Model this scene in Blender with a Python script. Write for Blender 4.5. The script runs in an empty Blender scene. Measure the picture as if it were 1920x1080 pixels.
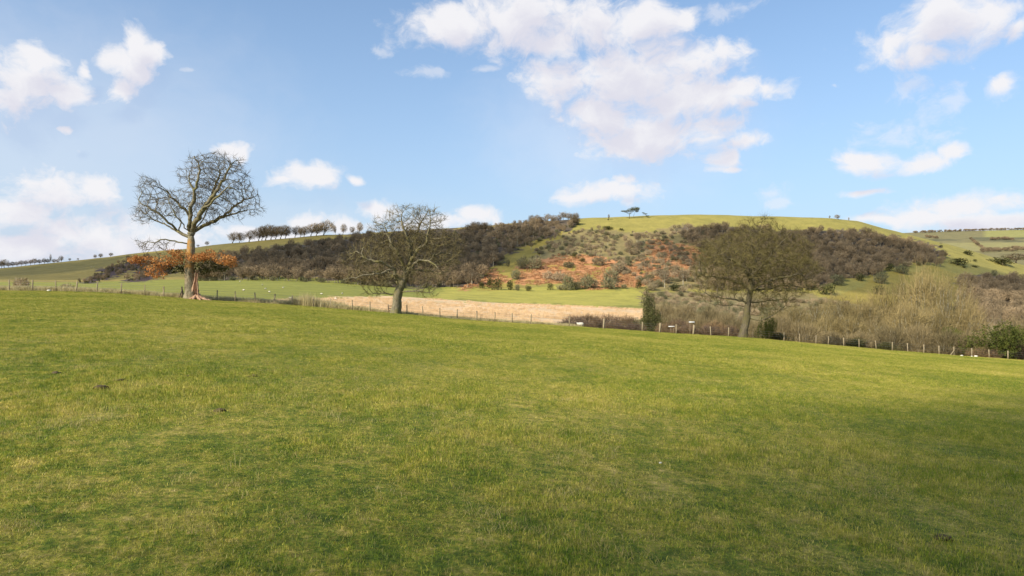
import bpy, math, random
import numpy as np
from mathutils import Vector

# ------------------------------------------------------------------ camera, sky, sun, exposure
SC = bpy.context.scene
F = 1280.0            # focal length in photo pixels (photo 1920 x 1080)
CZ = 2.2              # eye height above the grass at the camera
SUN_EL, SUN_AZ = math.radians(33), math.radians(180 + 48)     # azimuth clockwise from +Y: behind the camera, to its left

cam_data = bpy.data.cameras.new("camera")
cam_data.sensor_width = 36.0
cam_data.lens = 36.0 * F / 1920.0
cam_data.clip_start = 0.1
cam_data.clip_end = 30000.0
cam = bpy.data.objects.new("camera", cam_data)
SC.collection.objects.link(cam)
cam.location = (0, 0, CZ)
cam.rotation_euler = (math.radians(90), 0, 0)
SC.camera = cam

SC.view_settings.view_transform = 'Standard'
SC.view_settings.look = 'None'
SC.view_settings.exposure = 0.42
SC.view_settings.gamma = 1.0
SC.view_settings.use_curve_mapping = False

SUN_DIR = Vector((math.sin(SUN_AZ) * math.cos(SUN_EL), math.cos(SUN_AZ) * math.cos(SUN_EL), math.sin(SUN_EL)))
sun_data = bpy.data.lights.new("sun", 'SUN')
sun_data.energy = 5.0
sun_data.angle = math.radians(0.53)
sun_data.color = (1.0, 0.92, 0.76)
sun = bpy.data.objects.new("sun", sun_data)
SC.collection.objects.link(sun)
sun.rotation_euler = SUN_DIR.to_track_quat('Z', 'Y').to_euler()

world = bpy.data.worlds.new("World")
SC.world = world
world.use_nodes = True


class NT:
    """small helper to write node trees"""
    def __init__(s, tree):
        s.t = tree; s.n = tree.nodes; s.l = tree.links
    def add(s, typ, **kw):
        nd = s.n.new(typ)
        for k, v in kw.items():
            setattr(nd, k, v)
        return nd
    def put(s, sock, v):
        if isinstance(v, bpy.types.NodeSocket):
            s.l.new(v, sock)
        elif v is not None:
            sock.default_value = v
    def math(s, op, a, b=None, c=None, clamp=False):
        nd = s.add('ShaderNodeMath', operation=op, use_clamp=clamp)
        s.put(nd.inputs[0], a)
        if b is not None: s.put(nd.inputs[1], b)
        if c is not None: s.put(nd.inputs[2], c)
        return nd.outputs[0]
    def vmath(s, op, a, b=None, c=None):
        nd = s.add('ShaderNodeVectorMath', operation=op)
        s.put(nd.inputs[0], a)
        if b is not None: s.put(nd.inputs[1], b)
        if c is not None: s.put(nd.inputs[2], c)
        return nd.outputs['Value'] if op in ('LENGTH', 'DOT_PRODUCT', 'DISTANCE') else nd.outputs[0]
    def mix(s, fac, a, b, blend='MIX'):
        nd = s.add('ShaderNodeMix', data_type='RGBA', blend_type=blend)
        s.put(nd.inputs[0], fac); s.put(nd.inputs[6], a); s.put(nd.inputs[7], b)
        return nd.outputs[2]
    def smooth(s, x, lo, hi, a=0.0, b=1.0):
        nd = s.add('ShaderNodeMapRange', interpolation_type='SMOOTHSTEP')
        s.put(nd.inputs[0], x); nd.inputs[1].default_value = lo; nd.inputs[2].default_value = hi
        nd.inputs[3].default_value = a; nd.inputs[4].default_value = b
        return nd.outputs[0]
    def noise(s, vec, scale, detail=4.0, rough=0.55, dist=0.0):
        nd = s.add('ShaderNodeTexNoise')
        s.put(nd.inputs['Vector'], vec)
        nd.inputs['Scale'].default_value = scale
        nd.inputs['Detail'].default_value = detail
        nd.inputs['Roughness'].default_value = rough
        nd.inputs['Distortion'].default_value = dist
        return nd.outputs['Fac']
    def sep(s, v):
        nd = s.add('ShaderNodeSeparateXYZ'); s.put(nd.inputs[0], v); return nd.outputs
    def comb(s, x=0.0, y=0.0, z=0.0):
        nd = s.add('ShaderNodeCombineXYZ')
        s.put(nd.inputs[0], x); s.put(nd.inputs[1], y); s.put(nd.inputs[2], z)
        return nd.outputs[0]


# cumulus clouds of the sky: where (photo pixel the direction passes through) and how large, in pixels
CLOUDS = [
    (50, 150, 95, 62), (20, 185, 70, 45), (120, 165, 68, 34), (60, 105, 45, 40), (145, 115, 16, 26),
    (262, 85, 30, 45), (220, 110, 48, 26), (290, 100, 32, 34), (250, 130, 45, 22), (215, 160, 36, 26),
    (143, 237, 18, 12), (425, 276, 52, 16), (460, 285, 18, 14),
    (90, 355, 125, 42), (30, 385, 80, 36), (180, 350, 60, 30), (190, 440, 110, 48), (60, 460, 130, 40), (320, 460, 90, 40),
    (578, 334, 60, 25), (540, 338, 40, 12), (670, 345, 14, 10),
    (570, 413, 62, 15), (712, 396, 42, 20), (500, 440, 90, 22), (895, 410, 42, 16), (830, 420, 80, 16), (650, 425, 60, 16),
    (850, 42, 90, 44), (960, 30, 130, 58), (1100, 45, 120, 58), (1215, 40, 60, 42), (1265, 32, 30, 28), (1040, 75, 90, 30),
    (1060, 145, 92, 48), (1180, 140, 140, 72), (1290, 120, 90, 48), (1350, 100, 42, 28), (1250, 185, 110, 52),
    (1130, 210, 95, 52), (1240, 245, 100, 55), (1165, 275, 85, 34), (1330, 190, 80, 40), (1390, 175, 45, 26), (1450, 175, 42, 20),
    (1330, 245, 60, 30), (1385, 270, 52, 16), (1360, 300, 30, 24), (1360, 320, 30, 9),
    (1150, 358, 80, 26), (1110, 372, 70, 18), (1160, 340, 42, 16),
    (1760, 58, 118, 48), (1690, 80, 80, 42), (1760, 25, 60, 34), (1850, 28, 80, 28), (1905, 50, 30, 22), (1740, 100, 80, 20),
    (1895, 145, 38, 20),
    (1608, 303, 50, 26), (1590, 318, 38, 14), (1740, 304, 70, 20), (1790, 288, 36, 20),
    (1612, 366, 42, 9), (1800, 388, 110, 28), (1890, 372, 60, 22), (1740, 410, 90, 20), (1860, 415, 120, 20),
    (1660, 418, 60, 10),
]
WISPS = [(1790, 188, 44, 34), (1695, 160, 46, 30), (1895, 150, 50, 32), (155, 278, 20, 14), (718, 90, 34, 20), (812, 133, 38, 12), (350, 130, 14, 8), (1548, 158, 16, 8), (905, 125, 22, 12), (1330, 20, 70, 26), (1390, 5, 60, 14), (1450, 365, 40, 14), (1460, 385, 30, 14), (1700, 235, 120, 40), (70, 420, 160, 60), (200, 400, 160, 60)]

VEIL = [(60, 250, 560, 330), (300, 440, 700, 120), (1150, 240, 330, 190)]


def build_world():
    t = NT(world.node_tree)
    bg = world.node_tree.nodes['Background']
    out = world.node_tree.nodes['World Output']
    sky = t.add('ShaderNodeTexSky', sky_type='NISHITA')
    sky.sun_disc = False
    sky.sun_elevation = SUN_EL
    sky.sun_rotation = SUN_AZ
    sky.altitude = 50
    sky.air_density = SKY_AIR
    sky.dust_density = SKY_DUST
    sky.ozone_density = SKY_OZONE
    d = t.add('ShaderNodeTexCoord').outputs['Generated']
    x, y, z = t.sep(d)[:3]
    az = t.math('ARCTAN2', x, y)
    el = t.math('ARCSINE', z)
    p = t.comb(az, el, 0.0)
    wv = t.add('ShaderNodeTexNoise'); wv.inputs['Scale'].default_value = 9.0; wv.inputs['Detail'].default_value = 5.0
    t.put(wv.inputs['Vector'], p)
    p0 = p
    p = t.vmath('ADD', p, t.vmath('MULTIPLY', t.vmath('SUBTRACT', wv.outputs['Color'], (0.5, 0.5, 0.5)), (0.085, 0.05, 0.0)))
    # bend the outline of every cloud with two octaves of turbulence
    def dirvec(px, row):
        v = Vector(((px - 960) / F, 1.0, (540 - row) / F)).normalized()
        return math.atan2(v.x, v.y), math.asin(v.z)
    def lobes(lst, p=p):
        best = None
        for (px, row, rx, ry) in lst:
            rx, ry = rx * 1.07, ry * 1.07
            a, e = dirvec(px, row)
            a1, _ = dirvec(px + rx, row); _, e1 = dirvec(px, row - ry)
            ia, ie = 1.0 / abs(a1 - a), 1.0 / abs(e1 - e)
            m = t.vmath('MULTIPLY_ADD', p, (ia, ie, 0), (-a * ia, -e * ie, 0))
            ln = t.vmath('LENGTH', m)
            best = ln if best is None else t.math('SMOOTH_MIN', best, ln, 0.25)
        return t.math('SUBTRACT', 1.0, best)
    body = lobes(CLOUDS)
    wisp = lobes(WISPS)
    n1 = t.noise(t.vmath('MULTIPLY', p, (1, 1.25, 1)), 17.0, 9.0, 0.60, 0.25)
    n2 = t.noise(t.vmath('MULTIPLY', p, (1, 1.3, 1)), 44.0, 7.0, 0.62, 0.5)
    turb = t.math('ADD', t.math('MULTIPLY', t.math('SUBTRACT', n1, 0.5), 2.7), t.math('MULTIPLY', t.math('SUBTRACT', n2, 0.5), 1.5))
    dens = t.math('ADD', t.math('MULTIPLY', body, 1.25), turb)
    a_body = t.smooth(dens, -0.38, 0.88)
    wd = t.math('ADD', wisp, t.math('MULTIPLY', turb, 1.3))
    a_wisp = t.math('MULTIPLY', t.smooth(wd, 0.0, 1.1), 0.45)
    # the same kind of scattered cumulus goes on round the rest of the sky
    el2 = t.math('MAXIMUM', z, 0.0)
    pr = t.vmath('DIVIDE', t.comb(x, y, 0.0), t.comb(t.math('ADD', el2, 0.16), t.math('ADD', el2, 0.16), 1.0))
    g = t.noise(pr, 1.1, 8.0, 0.56, 0.2)
    outside = t.math('MAXIMUM', t.smooth(t.math('ABSOLUTE', az), 0.70, 0.95), t.smooth(el, 0.42, 0.62))
    a_rest = t.math('MULTIPLY', t.smooth(g, 0.52, 0.62), outside)
    alpha = t.math('MAXIMUM', t.math('MAXIMUM', a_body, a_wisp), a_rest)
    veil = t.math('MULTIPLY', t.smooth(t.math('ADD', lobes(VEIL), t.math('MULTIPLY', t.math('SUBTRACT', n1, 0.5), 0.5)), -0.1, 0.9), 0.33)
    alpha = t.math('MAXIMUM', alpha, veil)
    alpha = t.math('MULTIPLY', alpha, t.smooth(el, -0.02, 0.05, 0.35, 1.0))
    alpha = t.math('MULTIPLY', alpha, 0.97)
    # lit tops, slightly grey and lilac where more cloud lies between a point and the light
    n3 = t.noise(t.vmath('ADD', p, (3.1, 0.02, 1.0)), 13.0, 6.0, 0.55)
    q = t.vmath('ADD', p, (-0.012, 0.030, 0.0))
    n1q = t.noise(t.vmath('MULTIPLY', q, (1, 1.25, 1)), 17.0, 6.0, 0.60, 0.25)
    above = t.math('ADD', t.math('MULTIPLY', lobes(CLOUDS, q), 1.25), t.math('MULTIPLY', t.math('SUBTRACT', n1q, 0.5), 2.7))
    thick = t.smooth(t.math('ADD', above, t.math('MULTIPLY', t.math('SUBTRACT', n3, 0.5), 1.2)), -0.25, 1.15)
    ccol = t.mix(thick, CLOUD_LIT, CLOUD_GREY)
    # pale, moist air towards the horizon
    skyc = t.vmath('MULTIPLY', sky.outputs[0], SKY_TINT)
    haze = t.math('MULTIPLY', t.math('POWER', t.math('SUBTRACT', 1.0, t.math('MINIMUM', t.math('MAXIMUM', z, 0.0), 1.0)), 2.8), HAZE_AMT)
    skyc = t.mix(haze, skyc, HAZE_COL)
    col = t.mix(alpha, skyc, ccol)
    t.put(bg.inputs[0], col)
    bg.inputs[1].default_value = SKY_STRENGTH
    t.l.new(bg.outputs[0], out.inputs[0])
    world.cycles.sampling_method = 'MANUAL'
    world.cycles.sample_map_resolution = 512


SKY_STRENGTH = 0.1085
SKY_AIR, SKY_DUST, SKY_OZONE = 1.0, 0.6, 1.6
SKY_TINT = (0.95, 1.15, 1.27)
CLOUD_LIT = (6.35, 6.28, 6.45, 1)
CLOUD_GREY = (5.2, 5.15, 5.75, 1)
HAZE_AMT, HAZE_COL = 0.93, (3.45, 4.35, 5.7, 1)
build_world()

# ------------------------------------------------------------------ helpers
COL = SC.collection
RNG = np.random.default_rng(7)


def link(o, parent=None):
    COL.objects.link(o)
    if parent is not None:
        o.parent = parent
    return o


def tag(o, label=None, cat=None, group=None, kind=None):
    if label: o['label'] = label
    if cat: o['category'] = cat
    if group: o['group'] = group
    if kind: o['kind'] = kind
    return o


def empty(name, loc, label, cat, group=None, rz=0.0, scale=1.0):
    o = bpy.data.objects.new(name, None)
    o.empty_display_size = 0.2
    link(o)
    o.location = loc
    o.rotation_euler = (0, 0, rz)
    o.scale = (scale, scale, scale) if not hasattr(scale, '__len__') else scale
    return tag(o, label, cat, group)


class Geo:
    """vertices + triangles (with a material slot each) gathered in numpy"""
    def __init__(s):
        s.v = []; s.f = []; s.m = []; s.n = 0
    def add(s, v, f, m=0):
        v = np.asarray(v, dtype=np.float32).reshape(-1, 3); f = np.asarray(f, dtype=np.int32).reshape(-1, 3)
        s.v.append(v); s.f.append(f + s.n); s.m.append(np.full(len(f), m, np.int32)); s.n += len(v)
        return s
    def get(s):
        if not s.v:
            return np.zeros((0, 3), np.float32), np.zeros((0, 3), np.int32), np.zeros(0, np.int32)
        return np.concatenate(s.v), np.concatenate(s.f), np.concatenate(s.m)


def mesh(name, geo, mats, smooth=False):
    v, f, m = geo.get() if isinstance(geo, Geo) else geo
    me = bpy.data.meshes.new(name)
    me.vertices.add(len(v)); me.vertices.foreach_set('co', np.ascontiguousarray(v, np.float32).ravel())
    me.loops.add(len(f) * 3); me.loops.foreach_set('vertex_index', np.ascontiguousarray(f, np.int32).ravel())
    me.polygons.add(len(f)); me.polygons.foreach_set('loop_start', np.arange(0, len(f) * 3, 3, dtype=np.int32))
    me.polygons.foreach_set('material_index', np.ascontiguousarray(m, np.int32))
    if smooth:
        me.polygons.foreach_set('use_smooth', np.ones(len(f), bool))
    for mt in (mats if isinstance(mats, (list, tuple)) else [mats]):
        me.materials.append(mt)
    me.update(calc_edges=True)
    return me


def obj(name, geo, mats, parent=None, smooth=False):
    me = geo if isinstance(geo, bpy.types.Mesh) else mesh(name, geo, mats, smooth)
    return link(bpy.data.objects.new(name, me), parent)


def fattr(me, name, arr, dom='POINT', typ='FLOAT'):
    a = me.attributes.new(name, typ, dom)
    key = {'FLOAT': 'value', 'INT': 'value', 'FLOAT_VECTOR': 'vector', 'FLOAT_COLOR': 'color'}[typ]
    a.data.foreach_set(key, np.ascontiguousarray(arr, np.int32 if typ == 'INT' else np.float32).ravel())


def unit(a):
    return a / np.maximum(np.linalg.norm(a, axis=-1, keepdims=True), 1e-9)


def value_noise(x, y, seed=0):
    """smooth 2-d value noise, vectorised, -1..1"""
    xi = np.floor(x).astype(np.int64); yi = np.floor(y).astype(np.int64)
    fx = x - xi; fy = y - yi
    fx = fx * fx * (3 - 2 * fx); fy = fy * fy * (3 - 2 * fy)
    def h(a, b):
        n = (a * 374761393 + b * 668265263 + seed * 974634777) & 0xFFFFFFFF
        n = ((n ^ (n >> 13)) * 1274126177) & 0xFFFFFFFF
        return ((n ^ (n >> 16)) & 0xFFFF) / 32767.5 - 1.0
    return (h(xi, yi) * (1 - fx) + h(xi + 1, yi) * fx) * (1 - fy) + (h(xi, yi + 1) * (1 - fx) + h(xi + 1, yi + 1) * fx) * fy


def fbm(x, y, seed=0, oct=4):
    t = 0; a = 0.5
    for i in range(oct):
        t = t + a * value_noise(x, y, seed + i * 17); x = x * 2.03; y = y * 2.03; a *= 0.5
    return t


# ------------------------------------------------------------------ lie of the land
PXS = np.array([0, 160, 320, 480, 640, 800, 960, 1120, 1280, 1440, 1600, 1760, 1920], float)
EDGE_PX = np.array([-400, 0, 90, 180, 270, 360, 460, 560, 650, 740, 820, 900, 1000, 1066, 1133, 1250, 1395, 1530, 1650, 1790, 1920, 2320], float)
EDGE_ROW = np.array([541, 545, 546, 548.5, 554, 561, 567, 573.5, 581, 588, 596, 602, 608, 612, 616.5, 625, 633, 645.5, 656, 667, 676, 712], float)
KNOT_Y = [125, 170, 230, 320, 420, 500]
KNOT_ROW = np.array([
    [543, 545, 556, 566, 579, 592, 607, 621, 635, 649, 663, 676, 689],
    [541, 543, 551, 560, 573, 588, 601, 614, 627, 642, 652, 662, 674],
    [540, 541, 546, 552, 563, 577, 588, 597, 609, 622, 632, 640, 649],
    [537, 538, 537, 540, 550, 563, 573, 579, 589, 600, 608, 614, 621],
    [533, 534, 530, 529, 535, 549, 558, 562, 570, 580, 586, 592, 597],
    [529, 530, 525, 522, 527, 539, 544, 545, 551, 561, 568, 572, 576]], float)
RIDGE_PX = np.array([-400, 0, 60, 130, 240, 330, 430, 520, 610, 700, 830, 900, 1000, 1090, 1170, 1240, 1310, 1400, 1480, 1560, 1610, 1650, 1700, 1780, 1850, 1920, 2320], float)
RIDGE_ROW = np.array([560, 503, 497, 490, 477, 468, 456, 448, 441, 436, 428, 424, 416, 409, 406, 404, 401.5, 404.5, 407, 409, 415, 426, 439, 459, 479, 497, 560], float)
YR = 850.0


def fence_y_ray(s):
    return 87.57 / (1.0 - 0.165 * s)


_px = np.arange(-400, 2321, 8.0)
_s = (_px - 960) / F
_ye = fence_y_ray(_s)
_NT = 240
_tau = np.linspace(0, 1, _NT)
_tab = np.zeros((len(_px), _NT))          # camera-relative height beyond the fence, by direction and log distance
YMAX = 1700.0
for _i, _p in enumerate(_px):
    q = min(max(_p, 0), 1920)
    er = np.interp(_p, EDGE_PX, EDGE_ROW)
    ext = er - np.interp(q, EDGE_PX, EDGE_ROW)
    rows = [np.interp(q, PXS, KNOT_ROW[k]) + ext * (0.8 - 0.12 * k) for k in range(6)]
    rr = np.interp(_p, RIDGE_PX, RIDGE_ROW)
    ys = [_ye[_i], _ye[_i] + 2.5] + KNOT_Y
    zs = [(540 - er) / F * _ye[_i], (540 - er - 1.2) / F * (_ye[_i] + 2.5)] + [(540 - r) / F * y for r, y in zip(rows, KNOT_Y)]
    foot = rows[-1]
    for u in np.linspace(0.08, 1, 14):
        y = 500 + (YR - 500) * u
        r = foot + (rr - foot) * (u ** 0.92 if u < 1 else 1)
        ys.append(y); zs.append((540 - r) / F * y)
    zt = zs[-1]
    for y, d in ((900, -1.5), (960, -8), (1100, -30), (1350, -60), (1700, -85)):
        ys.append(y); zs.append(max(zt + d, -60) if zt + d > -60 else -60)
    yy = np.exp(np.log(_ye[_i]) + _tau * np.log(YMAX / _ye[_i]))
    _tab[_i] = np.interp(yy, ys, zs)
# round off the table a little along the distance, but not at the brow by the fence
_k = np.array([1, 4, 6, 4, 1]) / 16.0
for _ in range(5):
    sm = np.apply_along_axis(lambda c: np.convolve(np.pad(c, 2, mode='edge'), _k, 'valid'), 1, _tab)
    w = np.clip((_tau - 0.03) / 0.08, 0, 1)
    _tab = _tab * (1 - w) + sm * w
for _ in range(6):
    sm = np.apply_along_axis(lambda c: np.convolve(np.pad(c, 2, mode='edge'), _k, 'valid'), 0, _tab)
    w = np.clip((_tau - 0.12) / 0.1, 0, 1)
    _tab = _tab * (1 - w) + sm * w
# the ridge keeps its outline: scale each column so that its skyline sits where it should
for _i, _p in enumerate(_px):
    yy = np.exp(np.log(_ye[_i]) + _tau * np.log(YMAX / _ye[_i]))
    far = yy > 520
    top = (540 - np.interp(_p, RIDGE_PX, RIDGE_ROW)) / F
    cur = (_tab[_i] / yy)[far].max()
    w = np.clip((yy - 520) / 300, 0, 1)
    _tab[_i] += w * (top - cur) * yy


def ground_z(x, y):
    """height of the ground (world z) under a point"""
    x = np.asarray(x, float); y = np.asarray(y, float)
    yc = np.maximum(y, 1.0)
    s = np.clip(x / yc, _s[0], _s[-1])
    px = 960 + F * s
    ye = fence_y_ray(s)
    ze = (540 - np.interp(px, EDGE_PX, EDGE_ROW)) / F * ye
    k = np.clip(y / ye, -0.4, 1.0)
    amp = np.clip(1 - np.abs(k - 0.45) / 0.5, 0, 1) * 0.10
    zf = -CZ + (ze + CZ) * k + amp * fbm(x / 8.0, y / 8.0, 3, 1)
    tau = np.clip(np.log(np.maximum(y, ye) / ye) / np.log(YMAX / ye), 0, 1) * (_NT - 1)
    ip = np.clip((px - _px[0]) / 8.0, 0, len(_px) - 1.001)
    i0 = ip.astype(int); fi = ip - i0
    j0 = np.clip(tau.astype(int), 0, _NT - 2); fj = tau - j0
    zt = (_tab[i0, j0] * (1 - fi) + _tab[i0 + 1, j0] * fi) * (1 - fj) + (_tab[i0, j0 + 1] * (1 - fi) + _tab[i0 + 1, j0 + 1] * fi) * fj
    zt = zt + np.clip((y - 480) / 120, 0, 1) * np.clip((1000 - y) / 150, 0, 1) * 1.1 * fbm(x / 34.0, y / 34.0, 11, 3)
    return np.where(y <= ye, zf, zt) + CZ


def at(px, Y):
    """ground point in the direction of a photo column, Y metres ahead"""
    x = (px - 960) / F * Y
    return float(x), float(Y), float(ground_z(x, Y))


_hy = np.linspace(100, 930, 420)


def on_slope(px, row, ymin=100.0, ymax=900.0):
    """the visible ground points that a photo pixel looks at (arrays): x, y, z"""
    px = np.atleast_1d(np.asarray(px, float)); row = np.atleast_1d(np.asarray(row, float))
    ys = _hy[(_hy >= ymin) & (_hy <= ymax)]
    s = (px - 960) / F
    zz = ground_z(s[:, None] * ys[None], np.broadcast_to(ys[None], (len(px), len(ys)))) - CZ
    r = 540 - zz / ys[None] * F
    hit = r <= row[:, None]
    j = np.where(hit.any(1), hit.argmax(1), r.argmin(1))
    y = ys[j]
    return s * y, y, ground_z(s * y, y)


def inside(px, py, poly):
    px = np.asarray(px, float); py = np.asarray(py, float)
    r = np.zeros(px.shape, bool); n = len(poly)
    for i in range(n):
        x1, y1 = poly[i]; x2, y2 = poly[(i + 1) % n]
        if y1 == y2: continue
        c = ((y1 > py) != (y2 > py)) & (px < (x2 - x1) * (py - y1) / (y2 - y1) + x1)
        r ^= c
    return r


# ------------------------------------------------------------------ materials
def material(name):
    m = bpy.data.materials.new(name); m.use_nodes = True
    t = NT(m.node_tree); b = m.node_tree.nodes['Principled BSDF']
    b.inputs['Roughness'].default_value = 0.85
    b.inputs['Specular IOR Level'].default_value = 0.2
    return m, t, b


def ramp(t, fac, stops):
    nd = t.add('ShaderNodeValToRGB')
    cr = nd.color_ramp
    while len(cr.elements) < len(stops): cr.elements.new(0.5)
    for e, (p, c) in zip(cr.elements, stops):
        e.position = p; e.color = (*c, 1)
    t.put(nd.inputs[0], fac)
    return nd.outputs[0]


def leafy(m, t, b, col, trans=0.3, rough=0.7):
    """thin leaves and blades: they let some light through"""
    out = [n for n in t.n if n.type == 'OUTPUT_MATERIAL'][0]
    b.inputs['Roughness'].default_value = rough
    t.put(b.inputs['Base Color'], col)
    tr = t.add('ShaderNodeBsdfTranslucent'); t.put(tr.inputs[0], col)
    mx = t.add('ShaderNodeMixShader'); mx.inputs[0].default_value = trans
    t.l.new(b.outputs[0], mx.inputs[1]); t.l.new(tr.outputs[0], mx.inputs[2])
    t.l.new(mx.outputs[0], out.inputs[0])


def wpos(t):
    return t.add('ShaderNodeNewGeometry').outputs['Position']


def obj_rand(t):
    return t.add('ShaderNodeObjectInfo').outputs['Random']


def turf_colour(t, p, dry=0.0):
    """pasture: green sward, olive, and bleached straw in patches a few decimetres to some metres wide"""
    big = t.noise(p, 0.09, 3.0, 0.5)
    mid = t.noise(p, 0.6, 4.0, 0.6, 0.4)
    small = t.noise(t.vmath('ADD', p, (31, 7, 0)), 3.2, 5.0, 0.65, 0.3)
    tiny = t.noise(t.vmath('ADD', p, (5, 17, 0)), 13.0, 4.0, 0.65, 0.2)
    f = t.math('ADD', t.math('MULTIPLY', big, 0.28), t.math('MULTIPLY', mid, 0.26))
    f = t.math('ADD', f, t.math('ADD', t.math('MULTIPLY', small, 0.60), t.math('MULTIPLY', tiny, 0.55)))
    f = t.math('ADD', f, dry - 0.355)
    c = ramp(t, f, [(0.35, (0.110, 0.170, 0.014)), (0.43, (0.205, 0.262, 0.024)), (0.51, (0.365, 0.348, 0.048)), (0.59, (0.520, 0.445, 0.105)), (0.70, (0.680, 0.530, 0.200))])
    clump = t.noise(t.vmath('ADD', p, (3, 71, 0)), 6.0, 4.0, 0.7, 0.3)
    return t.mix(1.0, c, ramp(t, clump, [(0.32, (0.58, 0.62, 0.55)), (0.5, (1.0, 1.0, 1.0)), (0.68, (1.40, 1.34, 1.30))]), 'MULTIPLY')


def build_turf_material():
    m, t, b = material("short_turf")
    p = wpos(t)
    c = turf_colour(t, p)
    fine = t.noise(p, 38.0, 4.0, 0.7)
    c = t.mix(1.0, c, ramp(t, fine, [(0.3, (0.34, 0.33, 0.30)), (0.7, (0.80, 0.78, 0.72))]), 'MULTIPLY')
    t.put(b.inputs['Base Color'], c)
    bp = t.add('ShaderNodeBump'); bp.inputs['Strength'].default_value = 0.7; bp.inputs['Distance'].default_value = 0.03
    t.put(bp.inputs['Height'], t.noise(p, 22.0, 5.0, 0.7)); t.l.new(bp.outputs[0], b.inputs['Normal'])
    return m


def build_blade_material():
    m, t, b = material("grass_blade")
    p = wpos(t)
    c = turf_colour(t, p)
    r = t.add('ShaderNodeAttribute', attribute_name='tone').outputs['Fac']
    straw = t.smooth(r, 0.86, 0.90)
    c = t.mix(t.math('MULTIPLY', straw, 0.65), c, (0.33, 0.27, 0.12, 1))
    c = t.mix(1.0, c, ramp(t, r, [(0.0, (0.72, 0.78, 0.7)), (0.85, (1.2, 1.15, 1.1))]), 'MULTIPLY')
    leafy(m, t, b, c, 0.35, 0.55)
    b.inputs['Specular IOR Level'].default_value = 0.3
    return m


def build_land_material():
    m, t, b = material("hill_land")
    p = wpos(t)
    c = t.add('ShaderNodeVertexColor', layer_name='cover').outputs[0]
    n1 = t.noise(p, 0.06, 5.0, 0.6, 0.3)
    n2 = t.noise(p, 0.45, 5.0, 0.65)
    k = t.math('ADD', t.math('MULTIPLY', n1, 0.9), t.math('MULTIPLY', n2, 0.9))
    c = t.mix(1.0, c, ramp(t, t.math('MULTIPLY', k, 0.55), [(0.30, (0.62, 0.66, 0.60)), (0.5, (1.0, 1.0, 1.0)), (0.70, (1.38, 1.30, 1.25))]), 'MULTIPLY')
    t.put(b.inputs['Base Color'], c)
    bp = t.add('ShaderNodeBump'); bp.inputs['Strength'].default_value = 0.55; bp.inputs['Distance'].default_value = 0.5
    t.put(bp.inputs['Height'], t.noise(p, 0.9, 6.0, 0.7)); t.l.new(bp.outputs[0], b.inputs['Normal'])
    return m


def build_bark(name, dark, light, moss, moss_amt=0.4, scale=1.0, above=None):
    m, t, b = material(name)
    tc = t.add('ShaderNodeTexCoord').outputs['Object']
    n = t.noise(t.vmath('MULTIPLY', tc, (6 * scale, 6 * scale, 1.6 * scale)), 1.6, 6.0, 0.7, 0.5)
    c = ramp(t, n, [(0.32, dark), (0.62, light)])
    mo = t.noise(tc, 0.9 * scale, 4.0, 0.65)
    k = t.math('MULTIPLY', t.smooth(mo, 0.42, 0.62), moss_amt)
    if above: k = t.math('MULTIPLY', k, t.smooth(t.sep(tc)[2], above[0], above[1], 0.12, 1.0))
    c = t.mix(k, c, (*moss, 1))
    t.put(b.inputs['Base Color'], c)
    bp = t.add('ShaderNodeBump'); bp.inputs['Strength'].default_value = 0.9; bp.inputs['Distance'].default_value = 0.06
    t.put(bp.inputs['Height'], n); t.l.new(bp.outputs[0], b.inputs['Normal'])
    return m


def build_tint(name, stops, trans=0.15, by_object=0.6, pos_scale=0.35):
    """twigs, leaves: colour varies from place to place and from plant to plant"""
    m, t, b = material(name)
    p = wpos(t)
    n = t.noise(p, pos_scale, 4.0, 0.65)
    wn = t.add('ShaderNodeTexWhiteNoise', noise_dimensions='3D')
    t.put(wn.inputs['Vector'], t.vmath('SNAP', p, (0.6, 0.6, 0.6)))
    f = t.math('ADD', t.math('MULTIPLY', n, 0.7), t.math('ADD', t.math('MULTIPLY', obj_rand(t), 0.40 * by_object), t.math('MULTIPLY', wn.outputs['Value'], 0.28)))
    c = ramp(t, t.math('MULTIPLY', f, 0.85), stops)
    leafy(m, t, b, c, trans, 0.85)
    return m


def plain(name, col, rough=0.8, var=0.25, scale=3.0, metal=0.0):
    m, t, b = material(name)
    tc = t.add('ShaderNodeTexCoord').outputs['Object']
    n = t.noise(tc, scale, 5.0, 0.65)
    lo = tuple(c * (1 - var) for c in col); hi = tuple(min(1, c * (1 + var)) for c in col)
    t.put(b.inputs['Base Color'], ramp(t, n, [(0.3, lo), (0.7, hi)]))
    b.inputs['Roughness'].default_value = rough
    b.inputs['Metallic'].default_value = metal
    bp = t.add('ShaderNodeBump'); bp.inputs['Strength'].default_value = 0.4; bp.inputs['Distance'].default_value = 0.02
    t.put(bp.inputs['Height'], n); t.l.new(bp.outputs[0], b.inputs['Normal'])
    return m


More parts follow.
